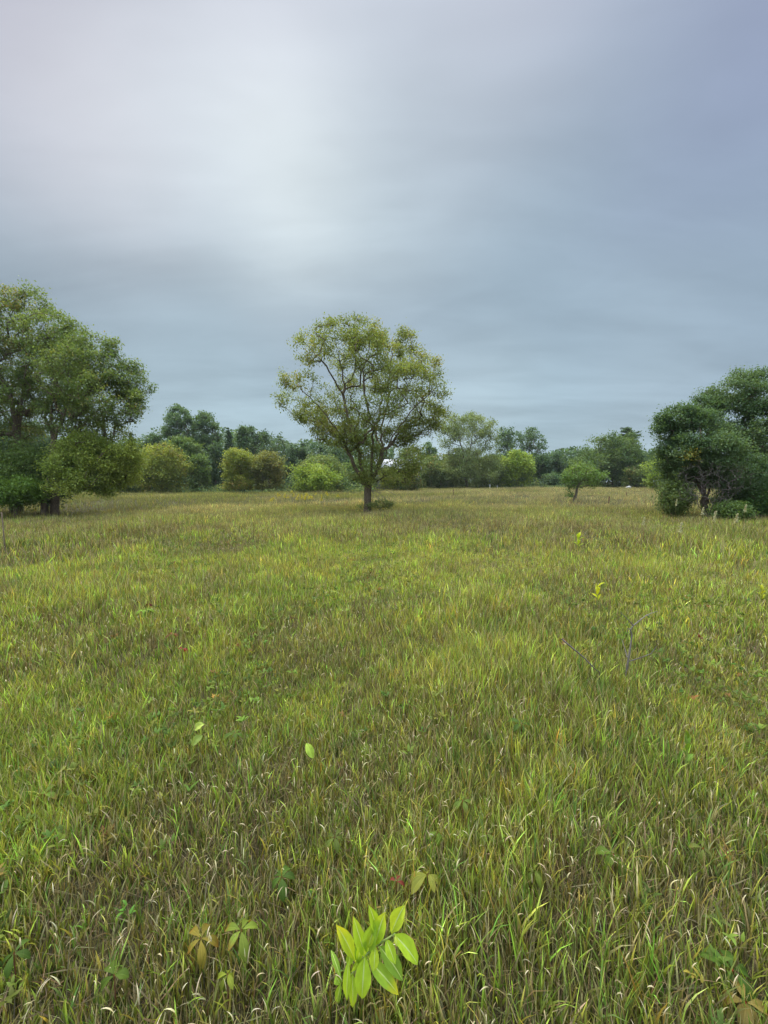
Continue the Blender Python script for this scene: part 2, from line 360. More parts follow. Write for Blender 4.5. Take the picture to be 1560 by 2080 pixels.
class Skeleton:
    def __init__(s, base): s.P = [np.array(base, float)]; s.par = [-1]
    def poly(s, pts, parent, step, wob=0.0):
        cur = parent
        for q in pts:
            a = s.P[cur]; q = np.asarray(q, float); n = max(1, int(round(np.linalg.norm(q - a) / step)))
            for i in range(1, n + 1):
                w = rng.normal(0, wob, 3) if i < n else 0
                s.P.append(a + (q - a) * i / n + w); s.par.append(cur); cur = len(s.P) - 1
        return cur
    def near(s, q): return int(np.argmin(np.linalg.norm(np.array(s.P) - q, axis=1)))
    def grow(s, A, axis_pt, step, wob):
        """Join each twig end to the nearest wood that lies inward of it."""
        A = A[np.argsort(np.linalg.norm(A - axis_pt, axis=1))]; ends = []
        for q in A:
            P = np.array(s.P); v = q - P; dist = np.linalg.norm(v, axis=1)
            out = np.linalg.norm(P - axis_pt, axis=1); mine = np.linalg.norm(q - axis_pt)
            cost = dist + np.where(out > mine, 2 * (out - mine), 0) + np.where(v[:, 2] < 0, -v[:, 2] * .5, 0)
            cost[0] += 5
            i = int(np.argmin(cost)); a = s.P[i]
            mid = (a + q) / 2; mid[2] += .08 * dist[i]
            ends.append(s.poly([mid, q], i, step, wob))
        return ends
    def radii(s, tip, base):
        n = len(s.P); cnt = np.zeros(n); par = np.array(s.par)
        kids = np.zeros(n, int); np.add.at(kids, par[par >= 0], 1); cnt[kids == 0] = 1
        for i in range(n - 1, 0, -1): cnt[par[i]] += cnt[i]
        e = math.log(base / tip) / math.log(max(cnt[0], 3)); return tip * cnt ** e
    def mesh(s, tip, base, flare=True):
        P = np.array(s.P); par = np.array(s.par); r = s.radii(tip, base)
        i = np.arange(1, len(P)); p = par[i]
        r0 = np.minimum(r[p], r[i] * 1.6 + .01); r1 = r[i].copy()
        if flare:
            low = P[p][:, 2] - P[0, 2]; f = 1 + .45 * np.exp(-low / max(.25, base * 1.2)); r0 = r0 * np.where(p < 6, f, 1)
        thick = r1 > base * .16
        VV, FF, n = [], [], 0
        for m, k in ((thick, 9), (~thick, 4)):
            if m.any():
                V, F = tubes(P[p][m], P[i][m], r0[m], r1[m], k); VV.append(V); FF.append(F + n); n += len(V)
        return np.concatenate(VV), FF, r

def in_lobes(lobes, n, shell=.55, clusters=0, pull=.6):
    """Points in a union of ellipsoids, thicker towards their outsides."""
    vol = np.array([l[3] * l[4] * l[5] for l in lobes]) ** .75 * np.array([l[6] if len(l) > 6 else 1 for l in lobes]); k = rng.choice(len(lobes), n, p=vol / vol.sum())
    Lb = np.array([l[:6] for l in lobes])[k]
    d = rng.normal(0, 1, (n, 3)); d /= np.linalg.norm(d, axis=1)[:, None]
    r = rng.uniform(0, 1, n) ** (1 / 3 * (1 - shell))
    Q = Lb[:, :3] + d * r[:, None] * Lb[:, 3:6]
    if clusters:                                      # draw the twigs together into separate sprays
        cen = Q[:clusters]; m = np.linalg.norm(Q[:, None] - cen[None], axis=2).argmin(1)
        Q = cen[m] + (Q - cen[m]) * pull
    return Q, k

def px_lobes(Y, lst):
    """Lobes measured as (u, v, half width, half height, depth offset in m) at distance Y."""
    out = []
    for l in lst:
        u, v, ru, rv = l[:4]; off = l[4] if len(l) > 4 else 0
        c = at(u, v, Y + off); s = (Y + off) / FPX; rx, rz = ru * s, rv * s
        out.append((c[0], c[1], c[2], rx, l[5] if len(l) > 5 else max(.4, (rx + rz) / 2), rz))
    return out

def tree(name, label, cat, base, lobes, pal, n_att=200, n_leaf=5000, leaf=.3, wr=.6, trunk_r=.2, limbs=(), trunk_top=None, tip=.012,
         spread=.35, wob=.04, step=.5, shell=.55, group=None, bark=None, up=.9, droop=.25, clump=.09, lim_leaf=None, accents=(), clusters=0, pull=.6):
    bx, by = base; bz = float(height(bx, by)) - .08
    root = thing(name, label, cat, (bx, by, bz), group)
    b = np.array([bx, by, bz]); cx = np.array([l[:3] for l in lobes]); w = np.array([l[3] * l[5] for l in lobes])
    cen = (cx * w[:, None]).sum(0) / w.sum()
    sk = Skeleton(b)
    top = np.array(trunk_top, float) if trunk_top is not None else np.array([bx * .6 + cen[0] * .4, by * .6 + cen[1] * .4, bz + (cen[2] - bz) * .55])
    sk.poly([b * .4 + top * .6 + rng.normal(0, .03, 3), top], 0, step * .7, wob * .3)
    for pts in limbs:
        pts = [np.asarray(p, float) for p in pts]; sk.poly(pts, sk.near(pts[0]), step, wob)
    A, k = in_lobes(lobes, n_att, shell, clusters, pull); ok = A[:, 2] > bz + .15; A = A[ok]
    ax = np.array([top[0], top[1], top[2] - .3]); ends = sk.grow(A, ax, step, wob)
    V, F, r = sk.mesh(tip, trunk_r)
    build('trunk', V - b, F, bark or M_BARK, parent=root, smooth=True)
    # foliage sits on the thin wood, in tufts round each twig
    P = np.array(sk.P); r = np.asarray(r); thin = np.where(r < tip * 2.6)[0]
    thin = np.concatenate([thin, np.array(ends), np.array(ends)])
    pick = rng.choice(thin, n_leaf); Q = P[pick] + rng.normal(0, spread, (n_leaf, 3)) * np.array([1, 1, .75])
    pal = np.array(pal); tone = np.random.default_rng(len(P) + n_leaf).uniform(0, 1, len(P)); tone = tone[pick] * .5 + .5 * ss(-1, 1, n_fine(Q[:, 0] * .35 + Q[:, 2] * .3, Q[:, 1] * .3 + Q[:, 2] * .35))
    c = lerp(pal[0], pal[1], np.clip(tone + rng.normal(0, .08, n_leaf), 0, 1)); c = jit(c, n_leaf, clump)
    if len(pal) > 2:
        sp = rng.uniform(0, 1, n_leaf) < .03 + .5 * ss(.6, 1.3, n_turn(Q[:, 0] + Q[:, 2] * .7, Q[:, 1] + Q[:, 2] * .8)); c[sp] = jit(pal[2], sp.sum(), .2)
    for (u, v, Y, rad, cc) in accents:                    # a spray that has turned colour
        q = at(u, v, Y); m = np.linalg.norm(Q - q, axis=1) < rad * rng.uniform(.3, 1.2, n_leaf); c[m] = jit(cc, m.sum(), .2)
    ok = Q[:, 2] > bz + .1; Q, c = Q[ok], c[ok]
    V, F, cc = leaves_mesh(Q - b, leaf * rng.uniform(.6, 1.3, len(Q)), wr, c, up, droop)
    build('crown', V, [F], M_LEAF, cc, root)
    return root

# palettes: two tones and an occasional third, linear base colours
P_HERO = ((.16, .205, .05), (.275, .32, .085), (.30, .28, .09))
P_LEFT = ((.115, .175, .055), (.20, .26, .075), (.24, .22, .07))
P_YEL = ((.16, .21, .04), (.30, .33, .06), (.33, .28, .07))
P_MID = ((.09, .15, .045), (.16, .23, .065))
P_BLUE = ((.075, .135, .065), (.135, .205, .095))
P_DARK = ((.05, .095, .045), (.095, .15, .07))
P_LIME = ((.19, .28, .045), (.31, .39, .065))
P_OLIVE = ((.12, .175, .055), (.20, .255, .085), (.25, .22, .085))
P_RIGHT = ((.075, .135, .06), (.135, .20, .085))
P_BROWNTOP = ((.15, .175, .05), (.26, .26, .08), (.31, .24, .09))

def hero():
    Y = 20.0; s3 = lambda p: (520 + p[0] / 3, 600 + p[1] / 3)
    def limb(pts, d0, d1):
        n = len(pts); return [at(*s3(p), Y + d0 + (d1 - d0) * (i / (n - 1)) ** 1.2) for i, p in enumerate(pts)]
    limbs = [
        limb([(655, 1140), (625, 1080), (590, 1020), (550, 930), (520, 860), (480, 800), (430, 730), (380, 670), (330, 620), (270, 570)], 0, -1.6),
        limb([(520, 860), (470, 840), (400, 780), (330, 740), (250, 745)], -.4, 1.4),
        limb([(660, 1120), (640, 1040), (620, 930), (590, 830), (560, 760), (545, 680), (530, 600), (540, 540), (520, 440), (500, 330), (470, 220)], 0, .8),
        limb([(530, 600), (480, 520), (430, 430), (360, 360), (290, 280)], .3, -1.2),
        limb([(540, 540), (580, 515), (610, 430), (600, 300), (560, 180)], .4, -1.0),
        limb([(590, 830), (545, 800), (500, 700), (480, 620), (430, 540)], .2, 2.4),
        limb([(690, 1130), (705, 1020), (710, 930), (705, 860), (720, 780), (680, 680), (660, 600), (650, 450), (690, 330), (720, 200)], 0, -1.8),
        limb([(700, 1130), (745, 1060), (760, 1000), (770, 940), (760, 880), (770, 780), (800, 680), (805, 560), (810, 430), (840, 300), (900, 210)], 0, .6),
        limb([(750, 1060), (790, 980), (800, 930), (830, 860), (880, 790), (940, 710), (1000, 650), (1060, 600), (1130, 540)], .1, -1.2),
        limb([(800, 930), (860, 850), (920, 800), (1000, 780), (1080, 760), (1150, 700)], .2, 1.6),
        limb([(765, 860), (830, 740), (890, 640), (950, 560), (1010, 480), (1050, 400)], .2, 1.8),
        limb([(770, 940), (730, 820), (770, 640), (740, 480), (780, 330)], .1, 2.6),
        limb([(745, 1060), (820, 1010), (900, 980), (960, 970)], .1, -1.0),
        limb([(680, 1150), (760, 1120), (840, 1080), (900, 1080)], 0, -.8)]
    L = px_lobes(Y, [(*s3((x, y)), a / 3, b / 3, d) for x, y, a, b, d in [
        (480, 270, 180, 120, 0), (330, 320, 120, 110, -1), (470, 190, 60, 50, 0), (870, 300, 140, 100, .6), (900, 240, 50, 50, .5), (1000, 440, 130, 110, 0),
        (700, 330, 170, 120, -1.6), (700, 430, 250, 170, 1.8), (250, 520, 115, 65, -1.4), (205, 645, 85, 75, .8), (400, 680, 130, 110, -1.4), (1105, 590, 90, 100, -.8),
        (1090, 440, 45, 60, 0), (940, 680, 180, 120, 1.2), (600, 220, 140, 75, -.8), (720, 190, 40, 50, -1.5), (760, 640, 180, 130, -1.8), (860, 500, 200, 130, -1.2), (430, 860, 95, 65, 0), (350, 760, 110, 50, .8), (520, 640, 110, 90, 1.6), (560, 900, 70, 60, -.5), (860, 860, 110, 70, .6),
        (1080, 760, 95, 70, 1.0), (560, 760, 150, 100, 1.8), (250, 240, 45, 35, -1), (180, 480, 40, 25, -1), (1120, 720, 70, 60, 0)]])
    L += [(*l, 1.8) for l in px_lobes(Y, [(*s3((x, y)), a / 3, b / 3, d) for x, y, a, b, d in [(420, 850, 100, 70, 0), (540, 900, 80, 70, -.5), (880, 860, 120, 80, .6), (330, 740, 120, 70, .4), (1020, 790, 120, 70, .6), (640, 820, 120, 90, -1)]])]
    Lo = px_lobes(Y, [(*s3((x, y)), a / 3, b / 3, d) for x, y, a, b, d in [(665, 1000, 40, 110, -.3), (690, 1110, 70, 50, -.3), (860, 1080, 110, 75, -.8), (965, 990, 70, 80, -.9), (620, 1110, 35, 30, -.2), (740, 960, 40, 60, -.2)]])
    b = at(*s3((680, 1305)), Y)
    root = tree('meadow_tree', 'lone spreading box elder in mid field with bare limbs showing through sparse yellow-green leaves', 'tree', (b[0], Y), L + [(*l, 1.8) for l in Lo], P_HERO, clusters=230, pull=.74,
         n_att=1500, n_leaf=66000, leaf=.10, wr=.55, trunk_r=.185, limbs=limbs, trunk_top=at(*s3((682, 1150)), Y), tip=.007, spread=.155, wob=.035, step=.3, shell=.4, bark=M_BARK, up=.9, clump=.10)
    tree('shrub', 'low weedy sprouts at the foot of the lone tree trunk', 'shrub', (at(772, 1033, Y - .4)[0], Y - .4), px_lobes(Y - .4, [(772, 1024, 22, 9), (760, 1027, 12, 6), (790, 1026, 12, 6), (738, 1029, 8, 5)]), P_OLIVE, n_att=60, n_leaf=900, leaf=.09, trunk_r=.015, tip=.005, spread=.10, step=.25)
    sk = Skeleton(at(*s3((705, 1190)), Y - .1))
    for pts in ([(740, 1195), (770, 1225), (790, 1250)], [(730, 1215), (750, 1255), (755, 1290)], [(760, 1200), (745, 1235), (775, 1275)], [(715, 1230), (712, 1300)], [(800, 1190), (825, 1200), (850, 1215)]):
        sk.poly([at(*s3(p), Y - .3 - .15 * k) for k, p in enumerate(pts)], 0, .15, .02)
    V, F, _ = sk.mesh(.008, .03, False); build('dead_twigs', V - np.array(root.location), F, M_TWIG, parent=root)
hero()

def left_trees():
    Y = 21.0
    def limb(pts, d0, d1, Y=Y):
        n = len(pts); return [at(*p, Y + d0 + (d1 - d0) * i / (n - 1)) for i, p in enumerate(pts)]
    # the tall one at the picture's edge, running out of the frame
    L = px_lobes(Y + 1, [(40, 660, 75, 60, 0), (-60, 660, 100, 80, 0), (110, 700, 60, 65, -1), (150, 680, 35, 30, 0), (60, 760, 90, 70, 1), (-60, 800, 110, 100, -1), (62, 612, 45, 30, .5), (120, 672, 42, 38, 0), (10, 620, 50, 40, 0), (20, 800, 70, 60, 2), (20, 850, 70, 50, 1.5), (-140, 760, 90, 120, 0)])
    b = at(32, 1035, Y + 1)
    tree('tall_tree', 'tallest leafy tree at the left edge with dark forked trunk', 'tree', (b[0], Y + 1), L, P_LEFT, n_att=1300, clusters=230, pull=.82, n_leaf=68000, leaf=.115, trunk_r=.27, tip=.009, spread=.18, step=.4,
         trunk_top=at(33, 880, Y + 1), limbs=[limb([(33, 880), (20, 800), (-10, 740), (-40, 660)], 1, 0), limb([(33, 900), (45, 800), (60, 730), (90, 660)], 1, 2), limb([(33, 880), (0, 830), (-60, 790)], 1, -1)], up=1.1, shell=.45)
    L = px_lobes(Y, [(185, 718, 42, 42, 0), (150, 760, 70, 60, -1), (225, 762, 48, 46, 0), (265, 775, 38, 40, .5), (210, 810, 75, 55, -1), (140, 840, 60, 50, .5), (255, 825, 35, 35, 0), (120, 770, 60, 80, 1.5), (190, 870, 70, 35, 0), (222, 705, 18, 18, 0)])
    b = at(110, 1033, Y)
    tree('spreading_tree', 'broad leaning tree beside the tallest left tree with thin outer sprays against the sky', 'tree', (b[0], Y), L, P_LEFT, n_att=1200, clusters=230, pull=.85, n_leaf=50000, leaf=.105, trunk_r=.19, tip=.008, spread=.16, step=.35,
         trunk_top=at(108, 905, Y), limbs=[limb([(108, 905), (104, 850), (110, 780), (130, 700)], 0, 1), limb([(112, 900), (135, 830), (165, 770), (200, 720)], 0, -1), limb([(112, 920), (150, 880), (190, 840), (250, 790)], 0, 0.5), limb([(118, 930), (170, 905), (230, 880)], 0, 1)], up=1.1, shell=.4)
    L = px_lobes(Y - 1, [(215, 930, 55, 28, 0), (150, 945, 50, 32, -.5), (240, 955, 38, 22, .5), (175, 900, 36, 26, 0), (255, 920, 30, 22, 0), (190, 975, 50, 22, 0), (140, 985, 40, 22, -.6), (235, 978, 36, 14, .6), (262, 905, 20, 16, .4), (225, 998, 26, 8, .3), (280, 948, 18, 10, .3), (272, 972, 16, 9, .3), (135, 925, 34, 30, .4)])
    b = at(85, 1035, Y - 1)
    tree('arching_tree', 'yellow-green low arching tree whose long branch reaches right under the left trees', 'tree', (b[0], Y - 1), L, ((.18, .25, .055), (.34, .39, .085)), n_att=620, clusters=60, pull=.66, n_leaf=36000, leaf=.105, trunk_r=.11, tip=.008, spread=.2, step=.35,
         trunk_top=at(92, 990, Y - 1), limbs=[limb([(92, 990), (120, 978), (150, 966), (210, 964), (265, 962)], -1, -.5), limb([(92, 985), (120, 940), (170, 915)], -1, -1)], up=.9)
    for (u, v, ru, rv, dd, pal, lab) in [(20, 955, 70, 65, 0, P_MID, 'dark green shrub at the foot of the tallest left tree'),
                                    (95, 968, 60, 58, 1.5, P_DARK, 'darkest shrub in the shade between the left trunks'),
                                    (30, 1000, 45, 24, -1.2, ((.09, .165, .035), (.16, .25, .05)), 'bright green low shrub at the left edge below the trees'),
                                    (-70, 960, 60, 80, 0, P_MID, 'bushy green shrub at the very edge left of the tallest trunk')]:
        Yy = Y + dd - .5; b = at(u, 1030, Yy)
        L = px_lobes(Yy, [(u, v, ru, rv), (u - ru * .4, v + rv * .4, ru * .6, rv * .5), (u + ru * .4, v - rv * .1, ru * .6, rv * .6)])
        tree('shrub', lab, 'shrub', (b[0], Yy), L, pal, n_att=240, n_leaf=17000, leaf=.11, trunk_r=.07, tip=.008, spread=.22, step=.35, group='shrubs under the left trees')
left_trees()

def right_trees():
    Y = 17.5
    L = px_lobes(Y + 1.5, [(1500, 800, 60, 35, 0), (1560, 800, 60, 50, 0), (1480, 850, 55, 45, 0), (1550, 870, 60, 55, -1), (1440, 830, 30, 22, 0), (1620, 860, 60, 80, 0), (1530, 930, 60, 50, 0), (1460, 815, 26, 14, 0), (1525, 763, 28, 12, 0), (1500, 752, 14, 8, 0), (1466, 784, 14, 8, 0)])
    b = at(1520, 1045, Y + 1.5)
    tree('tall_tree', 'tallest dark green tree at the right edge', 'tree', (b[0], Y + 1.5), L, P_RIGHT, n_att=700, clusters=120, pull=.72, n_leaf=54000, leaf=.095, trunk_r=.17, tip=.008, spread=.17, step=.3, up=1.1, shell=.45)
    L = px_lobes(Y, [(1385, 850, 40, 30, 0), (1360, 880, 30, 22, .5), (1420, 880, 55, 45, 0), (1390, 920, 45, 40, -.5), (1460, 920, 55, 40, -1), (1355, 930, 22, 30, 0), (1500, 960, 60, 40, -1), (1345, 865, 14, 14, 0), (1440, 950, 50, 30, 0), (1382, 830, 16, 10, 0), (1375, 965, 28, 34, .3), (1338, 872, 16, 8, 0), (1350, 845, 12, 8, 0), (1425, 808, 14, 9, .5), (1500, 1010, 45, 26, 0)])
    b = at(1432, 1045, Y)
    tree('thicket_tree', 'bushy dark green tree with one yellow spray beside the right edge tree', 'tree', (b[0], Y), L, P_RIGHT, n_att=720, clusters=130, pull=.75, n_leaf=60000, leaf=.09, trunk_r=.12, tip=.007, spread=.16, step=.3, up=1.1, shell=.45,
         limbs=[[at(1436, 1010, Y), at(1445, 960, Y), at(1440, 900, Y + .3)], [at(1436, 1020, Y), at(1400, 960, Y), at(1380, 890, Y)]], accents=[(1406, 930, Y - 1.25, .40, (.40, .36, .08)), (1400, 945, Y - 1.2, .3, (.38, .34, .08)), (1500, 958, Y - 1.2, .35, (.24, .2, .07))])
    for (u, v, ru, rv, dd, pal, lab) in [(1372, 1012, 24, 34, -.6, ((.10, .155, .05), (.17, .22, .07)), 'thin olive shrub at the left foot of the right thicket'),
                                    (1515, 1015, 42, 36, -1, ((.07, .14, .045), (.13, .20, .06)), 'dark green shrub under the tree at the right edge'),
                                    (1570, 1018, 34, 38, -1.5, ((.08, .15, .045), (.15, .22, .06)), 'low green shrub cut off by the right edge'),
                                    (1484, 1040, 26, 14, -2.4, P_MID, 'small green shrub in front of the dead brush of the right thicket')]:
        Yy = Y + dd; b = at(u, 1040, Yy)
        L = px_lobes(Yy, [(u, v, ru, rv), (u - ru * .4, v + rv * .4, ru * .6, rv * .5), (u + ru * .4, v - rv * .1, ru * .6, rv * .6)])
        tree('shrub', lab, 'shrub', (b[0], Yy), L, pal, n_att=160, n_leaf=8000, leaf=.085, trunk_r=.04, tip=.006, spread=.16, step=.3, group='shrubs under the right trees')
    # dead brush: leafless grey-brown twigs
    Yb = Y - 2.3; b = at(1445, 1050, Yb)
    o = thing('dead_brush', 'tangle of leafless grey-brown branches at the foot of the right thicket', 'dead bush', (b[0], Yb, float(height(b[0], Yb))))
    L = px_lobes(Yb, [(1420, 965, 42, 34), (1460, 980, 44, 42), (1400, 1000, 26, 22), (1490, 970, 34, 34), (1440, 1010, 50, 20)]); A, _ = in_lobes(L, 700, .2, 120, .7)
    sk = Skeleton(np.array([b[0], Yb, float(height(b[0], Yb)) - .05]))
    for uu in (1405, 1425, 1448, 1470, 1492): sk.poly([at(1440 * .6 + uu * .4, 1038, Yb), at(uu, 1000, Yb + random.uniform(-.4, .4)), at(uu + random.uniform(-18, 18), 965, Yb + random.uniform(-.5, .5))], 0, .15, .03)
    sk.grow(A, at(1440, 1025, Yb), .16, .03); V, F, _ = sk.mesh(.003, .017, False)
    build('branches', V - np.array(o.location), F, M_BRUSH, parent=o)
right_trees()

def crown_px(u0, u1, vt, vb, Y, bumps=7, narrow=.75, seed=0):
    g = np.random.default_rng(seed * 977 + int(u0 * 3 + vt)); cu, w = (u0 + u1) / 2, (u1 - u0) / 2; h = vb - vt
    out = [(cu, vt + h * .40, w * .78, h * .38, 0), (cu, vt + h * .72, w * .8, h * .30, 0), (cu, vt + h * .85, w * .85, h * .18, 0)]
    for i in range(bumps):
        t = g.uniform(0, 1); a = g.uniform(-1, 1); prof = math.sin(math.pi * min(.97, .22 + t * .62)) ** .6 * (narrow + (1 - narrow) * t)
        r = g.uniform(.30, .50) * w; out.append((cu + a * (w * prof - r * .7), vt + r * .8 + t * (h * .75 - r), r, r * g.uniform(.75, 1.05), g.uniform(-.8, .5) * w * Y / FPX))
    for i in range(9):                                  # ragged outer sprays
        a = g.uniform(-.15, math.pi + .15); r = g.uniform(.10, .2) * w; out.append((cu + math.cos(a) * w * g.uniform(.75, 1.0), vt + h * .46 - math.sin(a) * h * g.uniform(.36, .47), r, r * g.uniform(.7, 1.2), g.uniform(-.5, .3) * w * Y / FPX))
    return out

def far_tree(label, u0, u1, vt, Y, pal, vb=None, name='far_tree', cat='tree', leaf=None, n=None, bumps=8, narrow=.75, group='trees along the far edge of the field', droop=.25, up=.9, shell=.7):
    cu = (u0 + u1) / 2; base = at(cu, 985, Y); gz = float(height(base[0], Y))
    vb = vb or (HORIZON + (CAM_H - gz) / Y * FPX) - 2
    L = px_lobes(Y, crown_px(u0, u1, vt, vb, Y, bumps, narrow))
    area = (u1 - u0) * (vb - vt) * (Y / FPX) ** 2; leaf = leaf or .0044 * Y
    n = int((n or 0) * 1.8) or int(min(32000, max(2500, area * 13 / (leaf * leaf * .6))))
    return tree(name, label, cat, (base[0], Y), L, pal, n_att=int(min(320, 90 + area * 2.8)), n_leaf=n, leaf=leaf, wr=.7, trunk_r=.05 + .012 * (vb - vt) * Y / FPX, tip=.02, spread=.03 * (u1 - u0) * Y / FPX + .18, step=.7, shell=shell, group=group, up=up, droop=droop, clump=.11)

def conifer(label, u, vt, Y, halfw, pal, group='trees along the far edge of the field', name='conifer', levels=16, vb=None, ragged=.25, power=.65):
    base = at(u, 985, Y); gz = float(height(base[0], Y)) - .05; top = at(u, vt, Y); H = top[2] - gz; W = halfw * Y / FPX
    root = thing(name, label, 'tree', (base[0], Y, gz), group)
    z = np.linspace(0, H, 14); P = np.stack([np.zeros(14), np.zeros(14), z], 1); r = .02 + .018 * H * (1 - z / H) * .6
    V, F = tubes(P[:-1], P[1:], r[:-1], r[1:], 7); VV, FF, n = [V], [F], len(V); Q, cc = [], []
    for i in range(levels):
        t = (i + .3) / levels; rad = W * (1 - t) ** power + .2
        for a in rng.uniform(0, 6.28, 9):
            zz = H * (.10 + .88 * min(1, max(0, t + rng.normal(0, .6 / levels))))
            ln = rad * rng.uniform(1 - ragged * 2, 1.1); d = np.array([math.cos(a), math.sin(a), rng.uniform(-.1, .25)])
            p0 = np.array([0, 0, zz]); p1 = p0 + d * ln
            V, F = tubes(p0[None], p1[None], np.array([.03]), np.array([.01]), 4); VV.append(V); FF.append(F + n); n += len(V)
            m = int(16 + 40 * ln); s = rng.uniform(.2, 1.05, m) ** .8
            Q.append(p0 + d * ln * s[:, None] + rng.normal(0, 1, (m, 3)) * np.array([.13, .13, .09]) * (.5 + ln * .35))
    Q = np.concatenate(Q); c = jit(lerp(pal[0], pal[1], rng.uniform(0, 1, len(Q))), len(Q), .15)
    build('trunk', np.concatenate(VV), FF, M_BARK, parent=root)
    V, F, cc = leaves_mesh(Q, .0045 * Y * rng.uniform(.6, 1.2, len(Q)), .4, c, .8, .0); build('crown', V, [F], M_LEAF, cc, root)
    return root

def far_rows():
    F = far_tree
    F('round yellow-green topped tree next to the left tree group', 262, 386, 908, 57, P_YEL, bumps=12)
    F('slim mid-green tree between the two yellow-topped rounded trees', 386, 426, 922, 58, P_MID)
    F('yellow-green rounded tree left of the brown-tinted one', 448, 522, 916, 57, P_YEL, bumps=10)
    F('rounded tree with brownish olive top', 510, 584, 917, 58, P_BROWNTOP, bumps=10)
    F('bright lime leafy shrub left of the lone tree trunk', 588, 690, 944, 55, P_LIME, name='far_shrub', cat='shrub', bumps=12)
    F('pale green flat-topped tree behind the bright lime shrub', 596, 712, 930, 60, P_OLIVE, bumps=9)
    F('tallest rounded tree of the left far row', 333, 402, 828, 76, P_BLUE, bumps=12, narrow=.85)
    F('second tallest feathery tree touching the tallest rounded one', 392, 448, 833, 77, P_BLUE, bumps=10)
    F('drooping mid-green tree under the tallest rounded tree', 330, 420, 888, 68, P_MID, bumps=9, droop=.6)
    F('dark narrow tree under the feathery tree', 412, 462, 896, 67, P_DARK)
    F('grey-green tree behind the dark spruce', 478, 524, 860, 80, P_BLUE)
    F('open crowned dark tree between spruce and slim leaning tree', 512, 564, 876, 80, P_DARK, n=2600)
    F('slim wispy dark tree sticking up right of the open crowned tree', 558, 580, 879, 80, P_DARK, n=900)
    F('pale blue-green low tree left of the tallest rounded tree', 278, 342, 882, 74, P_BLUE)
    F('dark green low tree in the gap left of the lone tree', 570, 632, 908, 78, P_DARK)
    F('dark leafy tree seen through the lone tree limbs', 640, 720, 910, 78, P_DARK)
    F('mid-green tree behind the lone tree trunk', 690, 770, 935, 66, P_MID)
    conifer('pointed small spruce rising left of the pale blue-green tree', 272, 878, 74, 14, P_DARK)
    conifer('dark spruce standing among the left far trees', 468, 868, 75, 17, P_DARK)
    conifer('small dark spruce beside the lone tree crown', 616, 900, 78, 12, P_DARK)
    conifer('second small spruce seen through the lone tree left limbs', 652, 906, 79, 12, P_DARK)
    # right of the lone tree
    F('dark rounded tree just right of the lone tree', 848, 890, 896, 88, P_BLUE)
    F('yellowish bush right of the grey roof', 800, 862, 905, 62, P_OLIVE, n=2600, shell=.6)
    F('low yellow-green bush in front of the grey roofed building', 768, 850, 950, 63, P_YEL, bumps=10)
    F('broad brown-olive bush left of the pale willow', 846, 944, 922, 80, P_OLIVE, bumps=12)
    F('grey-green bush right of the pale willow trunk', 960, 1030, 925, 82, P_OLIVE, bumps=9)
    F('tall grey-green poplar next to the pale willow', 1003, 1066, 866, 98, P_BLUE, bumps=10, n=3600)
    F('tall grey-green poplar leaning right, open crown', 1050, 1112, 868, 98, P_BLUE, bumps=10, n=3200)
    F('bright lime rounded tree right of the willow', 1015, 1084, 913, 80, P_LIME, bumps=10)
    F('dark bank of tree right of the lime rounded tree', 1072, 1122, 922, 88, P_DARK)
    F('dark blue-green tree left of the leaning shrub', 1104, 1156, 924, 89, P_DARK)
    F('small blue-green shrub at the foot of the dark bank', 1100, 1142, 962, 82, P_BLUE, name='far_shrub', cat='shrub')
    F('pale green tree top behind the leaning shrub', 1140, 1205, 930, 96, P_MID)
    F('large dome shaped green tree left of the right thicket', 1182, 1306, 878, 80, ((.075, .13, .045), (.145, .205, .065)), bumps=18, narrow=.95, shell=.6)
    F('round dark shrub at the right foot of the dome shaped tree', 1260, 1320, 945, 74, P_OLIVE, name='far_shrub', cat='shrub')
    F('pale yellow-green bush left of the right thicket', 1312, 1378, 920, 60, P_LIME, n=3000)
    F('mid-green bush between round dark shrub and right thicket', 1330, 1420, 935, 66, P_MID)
    conifer('dark layered pine rising behind the dome shaped tree', 1270, 866, 88, 42, P_DARK, levels=24, ragged=.3, power=.42)
    # behind the two thickets
    for u0, u1, vt, Y, p, lab in [(-120, 0, 850, 60, P_DARK, 'dark tree far behind the left edge'), (-20, 110, 850, 62, P_DARK, 'dark tree seen below the tallest left tree'), (90, 215, 905, 63, P_MID, 'mid-green tree seen below the spreading left tree'), (190, 290, 925, 59, P_MID, 'low green tree behind the long arching branch'),
                                  (1400, 1500, 925, 66, P_MID, 'green tree far behind the right thicket'), (1480, 1600, 915, 68, P_DARK, 'dark tree far behind the tree at the right edge'), (1590, 1700, 910, 66, P_DARK, 'dark tree just beyond the right edge')]:
        F(lab, u0, u1, vt, Y, p)
    # the pale willow-like tree
    Y = 78; L = px_lobes(Y, [(925, 862, 28, 20), (958, 850, 20, 12, 2), (985, 868, 24, 22), (905, 890, 20, 20, -1), (950, 900, 36, 40, 1), (930, 945, 32, 38, -1), (970, 940, 36, 40, 0), (1003, 880, 12, 10), (1000, 905, 16, 20), (915, 955, 34, 34), (985, 955, 34, 34, -1), (950, 965, 50, 26, 1), (900, 870, 14, 12), (955, 870, 40, 26)])
    b = at(948, 985, Y)
